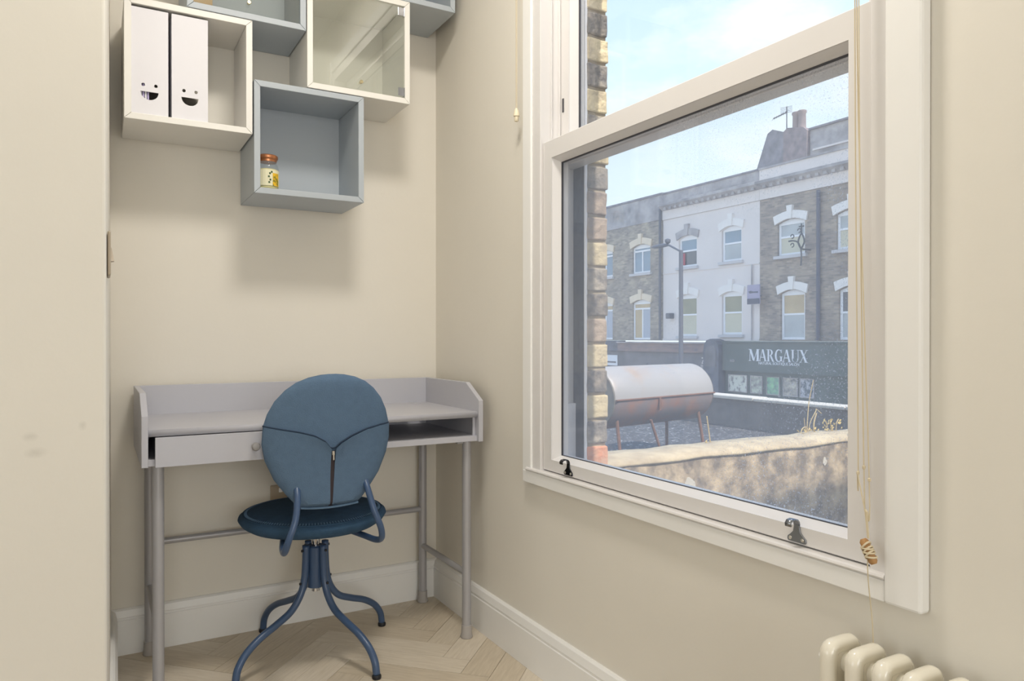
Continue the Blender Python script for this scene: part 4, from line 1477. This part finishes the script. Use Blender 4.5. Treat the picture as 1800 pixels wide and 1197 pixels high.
def poly_letters(text, widths, ystart, z0, h, gap, parent):
    """high-contrast serif capitals built from strokes; text runs towards -Y as read from the street"""
    def arc(cx, cy, rx, ry, a0, a1, t0, t1, n=14):
        o_, i_ = [], []
        for k in range(n + 1):
            a = a0 + (a1 - a0) * k / n
            th = t0 + (t1 - t0) * math.sin(PI * k / n)
            o_.append((cx + rx * math.cos(a), cy + ry * math.sin(a)))
            i_.append((cx + (rx - th) * math.cos(a), cy + (ry - th * 0.6) * math.sin(a)))
        return [[o_[k], o_[k + 1], i_[k + 1], i_[k]] for k in range(n)]

    def ln(x0, y0, x1, y1, w):
        return [[(x0 - w / 2, y0), (x0 + w / 2, y0), (x1 + w / 2, y1), (x1 - w / 2, y1)]]

    def sf(x, y, w):
        return [[(x - w / 2, y - 0.02), (x + w / 2, y - 0.02), (x + w / 2, y + 0.02), (x - w / 2, y + 0.02)]]
    TK, TN = 0.19, 0.05
    G = {
        'M': ln(.12, 0, .14, 1, TN) + ln(.16, 1, .50, .05, TK) + ln(.50, .0, .86, 1, TN) + ln(.90, 0, .90, 1, TK) + sf(.12, .02, .24) + sf(.90, .02, .36) + sf(.12, .98, .26) + sf(.92, .98, .30),
        'A': ln(.08, 0, .46, 1, TN) + ln(.84, 0, .48, 1, TK) + ln(.25, .33, .66, .33, .0) + [[(.2, .30), (.7, .30), (.68, .36), (.22, .36)]] + sf(.08, .02, .26) + sf(.84, .02, .36),
        'R': ln(.20, 0, .20, 1, TK) + arc(.36, .74, .42, .26, PI / 2, -PI / 2, .04, .20) + [[(.2, .96), (.38, .96), (.38, 1.0), (.2, 1.0)], [(.2, .48), (.38, .48), (.38, .52), (.2, .52)]] + ln(.84, 0, .50, .50, TK) + sf(.20, .02, .38) + sf(.12, .98, .26) + sf(.9, .02, .22),
        'G': arc(.52, .5, .46, .52, PI * .22, PI * 1.78, .05, .20, 22) + ln(.86, .05, .86, .42, TK * .9) + sf(.84, .42, .36) + ln(.86, .72, .88, 1.0, TN),
        'U': ln(.20, .3, .20, 1, TK) + ln(.86, .3, .86, 1, TN) + arc(.50, .32, .39, .34, PI, 2 * PI, .10, .02) + sf(.20, .98, .38) + sf(.86, .98, .26),
        'X': ln(.80, 0, .20, 1, TK * 1.15) + ln(.12, 0, .84, 1, TN) + sf(.12, .02, .26) + sf(.80, .02, .38) + sf(.20, .98, .38) + sf(.84, .98, .26),
    }
    y = ystart
    for ch_, w in zip(text, widths):
        bm = bmesh.new()
        for q, poly in enumerate(G[ch_]):
            d = 0.0006 * q
            prism([(y - p[0] * w, z0 + p[1] * h) for p in poly], 'x', FXL - 0.02 - d, FXL + 0.005, bm)
        obj('letter', bm, 'sign_white', parent)
        y -= w + gap


poly_letters('MARGAUX', [0.50, 0.38, 0.36, 0.36, 0.38, 0.36, 0.37], 17.68, 0.085, 0.46, 0.006, sg)


def text_obj(txt, yc, z, size, x, parent, m, name='lettering', sx=1.0, depth=0.01):
    cu = bpy.data.curves.new('txt', 'FONT')
    cu.body = txt
    cu.size = size
    cu.align_x = 'CENTER'
    cu.extrude = depth
    ob = bpy.data.objects.new('txt', cu)
    me = ob.to_mesh()
    bm = bmesh.new()
    bm.from_mesh(me)
    ob.to_mesh_clear()
    bpy.data.objects.remove(ob)
    for v in bm.verts:
        v.co = Vector((x - v.co.z, yc - v.co.x * sx, z + v.co.y))
    bmesh.ops.recalc_face_normals(bm, faces=bm.faces)
    return obj(name, bm, m, parent)


text_obj('NATURAL BOUTIQUE SALON', 16.26, -0.04, 0.15, FXL, sg, 'sign_white', sx=0.95)
text_obj('NO', 18.55, 0.02, 0.14, FXL, sg, 'render_grey')

pi_ = thing('shop_pier', (FX - 0.2, 19.55, GZ), 'rounded-top dark pier dividing the two shopfronts', 'pier')
obj('body', prism([(19.12, GZ), (19.12, 0.45), (19.16, 0.70), (19.30, 0.88), (19.55, 0.95), (19.80, 0.88), (19.94, 0.70), (19.98, 0.45), (19.98, GZ)], 'x', FX - 0.55, FX + 0.3), 'shop_pier', pi_)
obj('panel', prism([(19.25, -0.2), (19.25, 0.5), (19.4, 0.66), (19.7, 0.66), (19.85, 0.5), (19.85, -0.2)], 'x', FX - 0.58, FX - 0.55), 'shop_dark', pi_)

sl_ = thing('grey_shopfront', (FX, 24.0, GZ), 'plain dark grey shopfront with weathered timber fascia', 'shop')
obj('front', bx(FX - 0.1, FX + 0.3, 19.99, 32.0, GZ, 0.34), 'shop_dark', sl_)
obj('fascia', bx(FX - 0.22, FX + 0.3, 19.99, 26.2, 0.341, 0.74), 'fascia_wood', sl_)
obj('fascia', bx(FX - 0.18, FX + 0.3, 26.21, 32.0, 0.341, 0.85), 'shop_pier', sl_)
obj('gutter', bx(FX - 0.3, FX + 0.0, 19.99, 26.2, 0.741, 0.80), 'render_grey', sl_)
pn = obj('name_board', bx(FX - 0.13, FX - 0.1, 26.33, 28.0, -0.40, 0.12), 'sign_white', sl_)
obj('stripe', bx(FX - 0.14, FX - 0.13, 26.43, 28.0, -0.27, -0.19), 'shop_dark', pn)
vb_ = obj('poster_board', bx(FX - 0.13, FX - 0.1, 20.0, 20.56, -1.3, -0.17), 'render_grey', sl_)
text_obj('ZIG', 20.28, -0.12, 0.38, FX - 0.11, sl_, 'render_pale', sx=0.8)
text_obj('ZZ', 20.26, -0.55, 0.40, FX - 0.135, vb_, 'shop_dark', sx=0.8)
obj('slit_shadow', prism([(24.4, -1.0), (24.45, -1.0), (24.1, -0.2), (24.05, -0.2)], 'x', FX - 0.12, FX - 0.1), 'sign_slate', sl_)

# agent board, bracket sign, street lamp
ag = thing('agent_board', (FX - 0.35, 17.43, 2.3), 'lilac and slate estate agent board fixed between two houses', 'sign')
obj('board', bx(FX - 0.40, FX - 0.36, 17.12, 17.74, 2.30, 3.06), 'sign_lilac', ag)
obj('lower_band', bx(FX - 0.41, FX - 0.40, 17.125, 17.735, 2.305, 2.52), 'sign_slate', ag)
obj('logo_swoosh', prism([(17.68, 2.80), (17.55, 2.83), (17.45, 2.79), (17.2, 2.80), (17.2, 2.73), (17.45, 2.74), (17.6, 2.72)], 'x', FX - 0.408, FX - 0.40), 'sign_slate', ag)
obj('bracket', bx(FX - 0.36, FX + 0.0, 17.40, 17.46, 2.6, 2.66), 'sign_slate', ag)

ib = thing('sign_bracket', (FX - 0.5, 15.3, 3.6), 'ornate wrought-iron sign bracket with scrolls on brown brick wall', 'sign bracket')


def iron(pts, r=0.03, name='bar'):
    obj(name, tube(bmesh.new(), catmull([(FX - 0.5, y, z) for y, z in pts], 6), r, 6), 'iron', ib)


iron([(15.14, 3.60), (15.12, 3.95), (15.14, 4.20)])
iron([(15.14, 4.20), (15.24, 4.38), (15.26, 4.50), (15.20, 4.66), (15.12, 4.78), (15.12, 4.98)])
iron([(15.14, 4.20), (15.02, 4.38), (15.00, 4.50), (15.05, 4.66), (15.12, 4.78)])
iron([(15.14, 4.20), (15.28, 4.46), (15.50, 4.54), (15.68, 4.54)])
iron([(15.02, 5.02), (15.22, 5.02)], 0.03)
iron([(15.12, 4.95), (15.12, 5.12)], 0.03)
for yy, zz in ((15.52, 4.38), (15.52, 4.70), (15.22, 4.88)):
    iron([(yy + 0.07 * math.cos(t), zz + 0.07 * math.sin(t)) for t in [PI * 1.6 * q / 8 for q in range(9)]], 0.02, 'scroll')
obj('wall_arm', tube(bmesh.new(), [(FX - 0.5, 15.13, 4.2), (FX, 15.13, 4.2)], 0.03, 6), 'iron', ib)

sp_ = thing('street_lamp', (16.0, 15.96, GZ), 'tall grey street lamp with flat head on an angled arm', 'street lamp')
obj('post', tube(bmesh.new(), [(16, 15.96, GZ), (16, 15.96, 3.95)], [0.085, 0.07], 12), 'lamp_grey', sp_, smooth=True)
obj('arm', tube(bmesh.new(), [(16, 15.96, 3.90), (16, 16.55, 4.18), (16, 16.70, 4.20)], 0.035, 8), 'lamp_grey', sp_)
obj('head', lathe(bmesh.new(), [(0.02, 17.45), (0.06, 17.3), (0.075, 16.95), (0.05, 16.62)], 16, 0, 12, 'y', 4.20), 'lamp_grey', sp_, smooth=True)
obj('sensor', lathe(bmesh.new(), [(0.05, 4.24), (0.10, 4.30), (0.10, 4.38), (0.03, 4.42)], 16, 16.62, 12), 'lamp_grey', sp_, smooth=True)
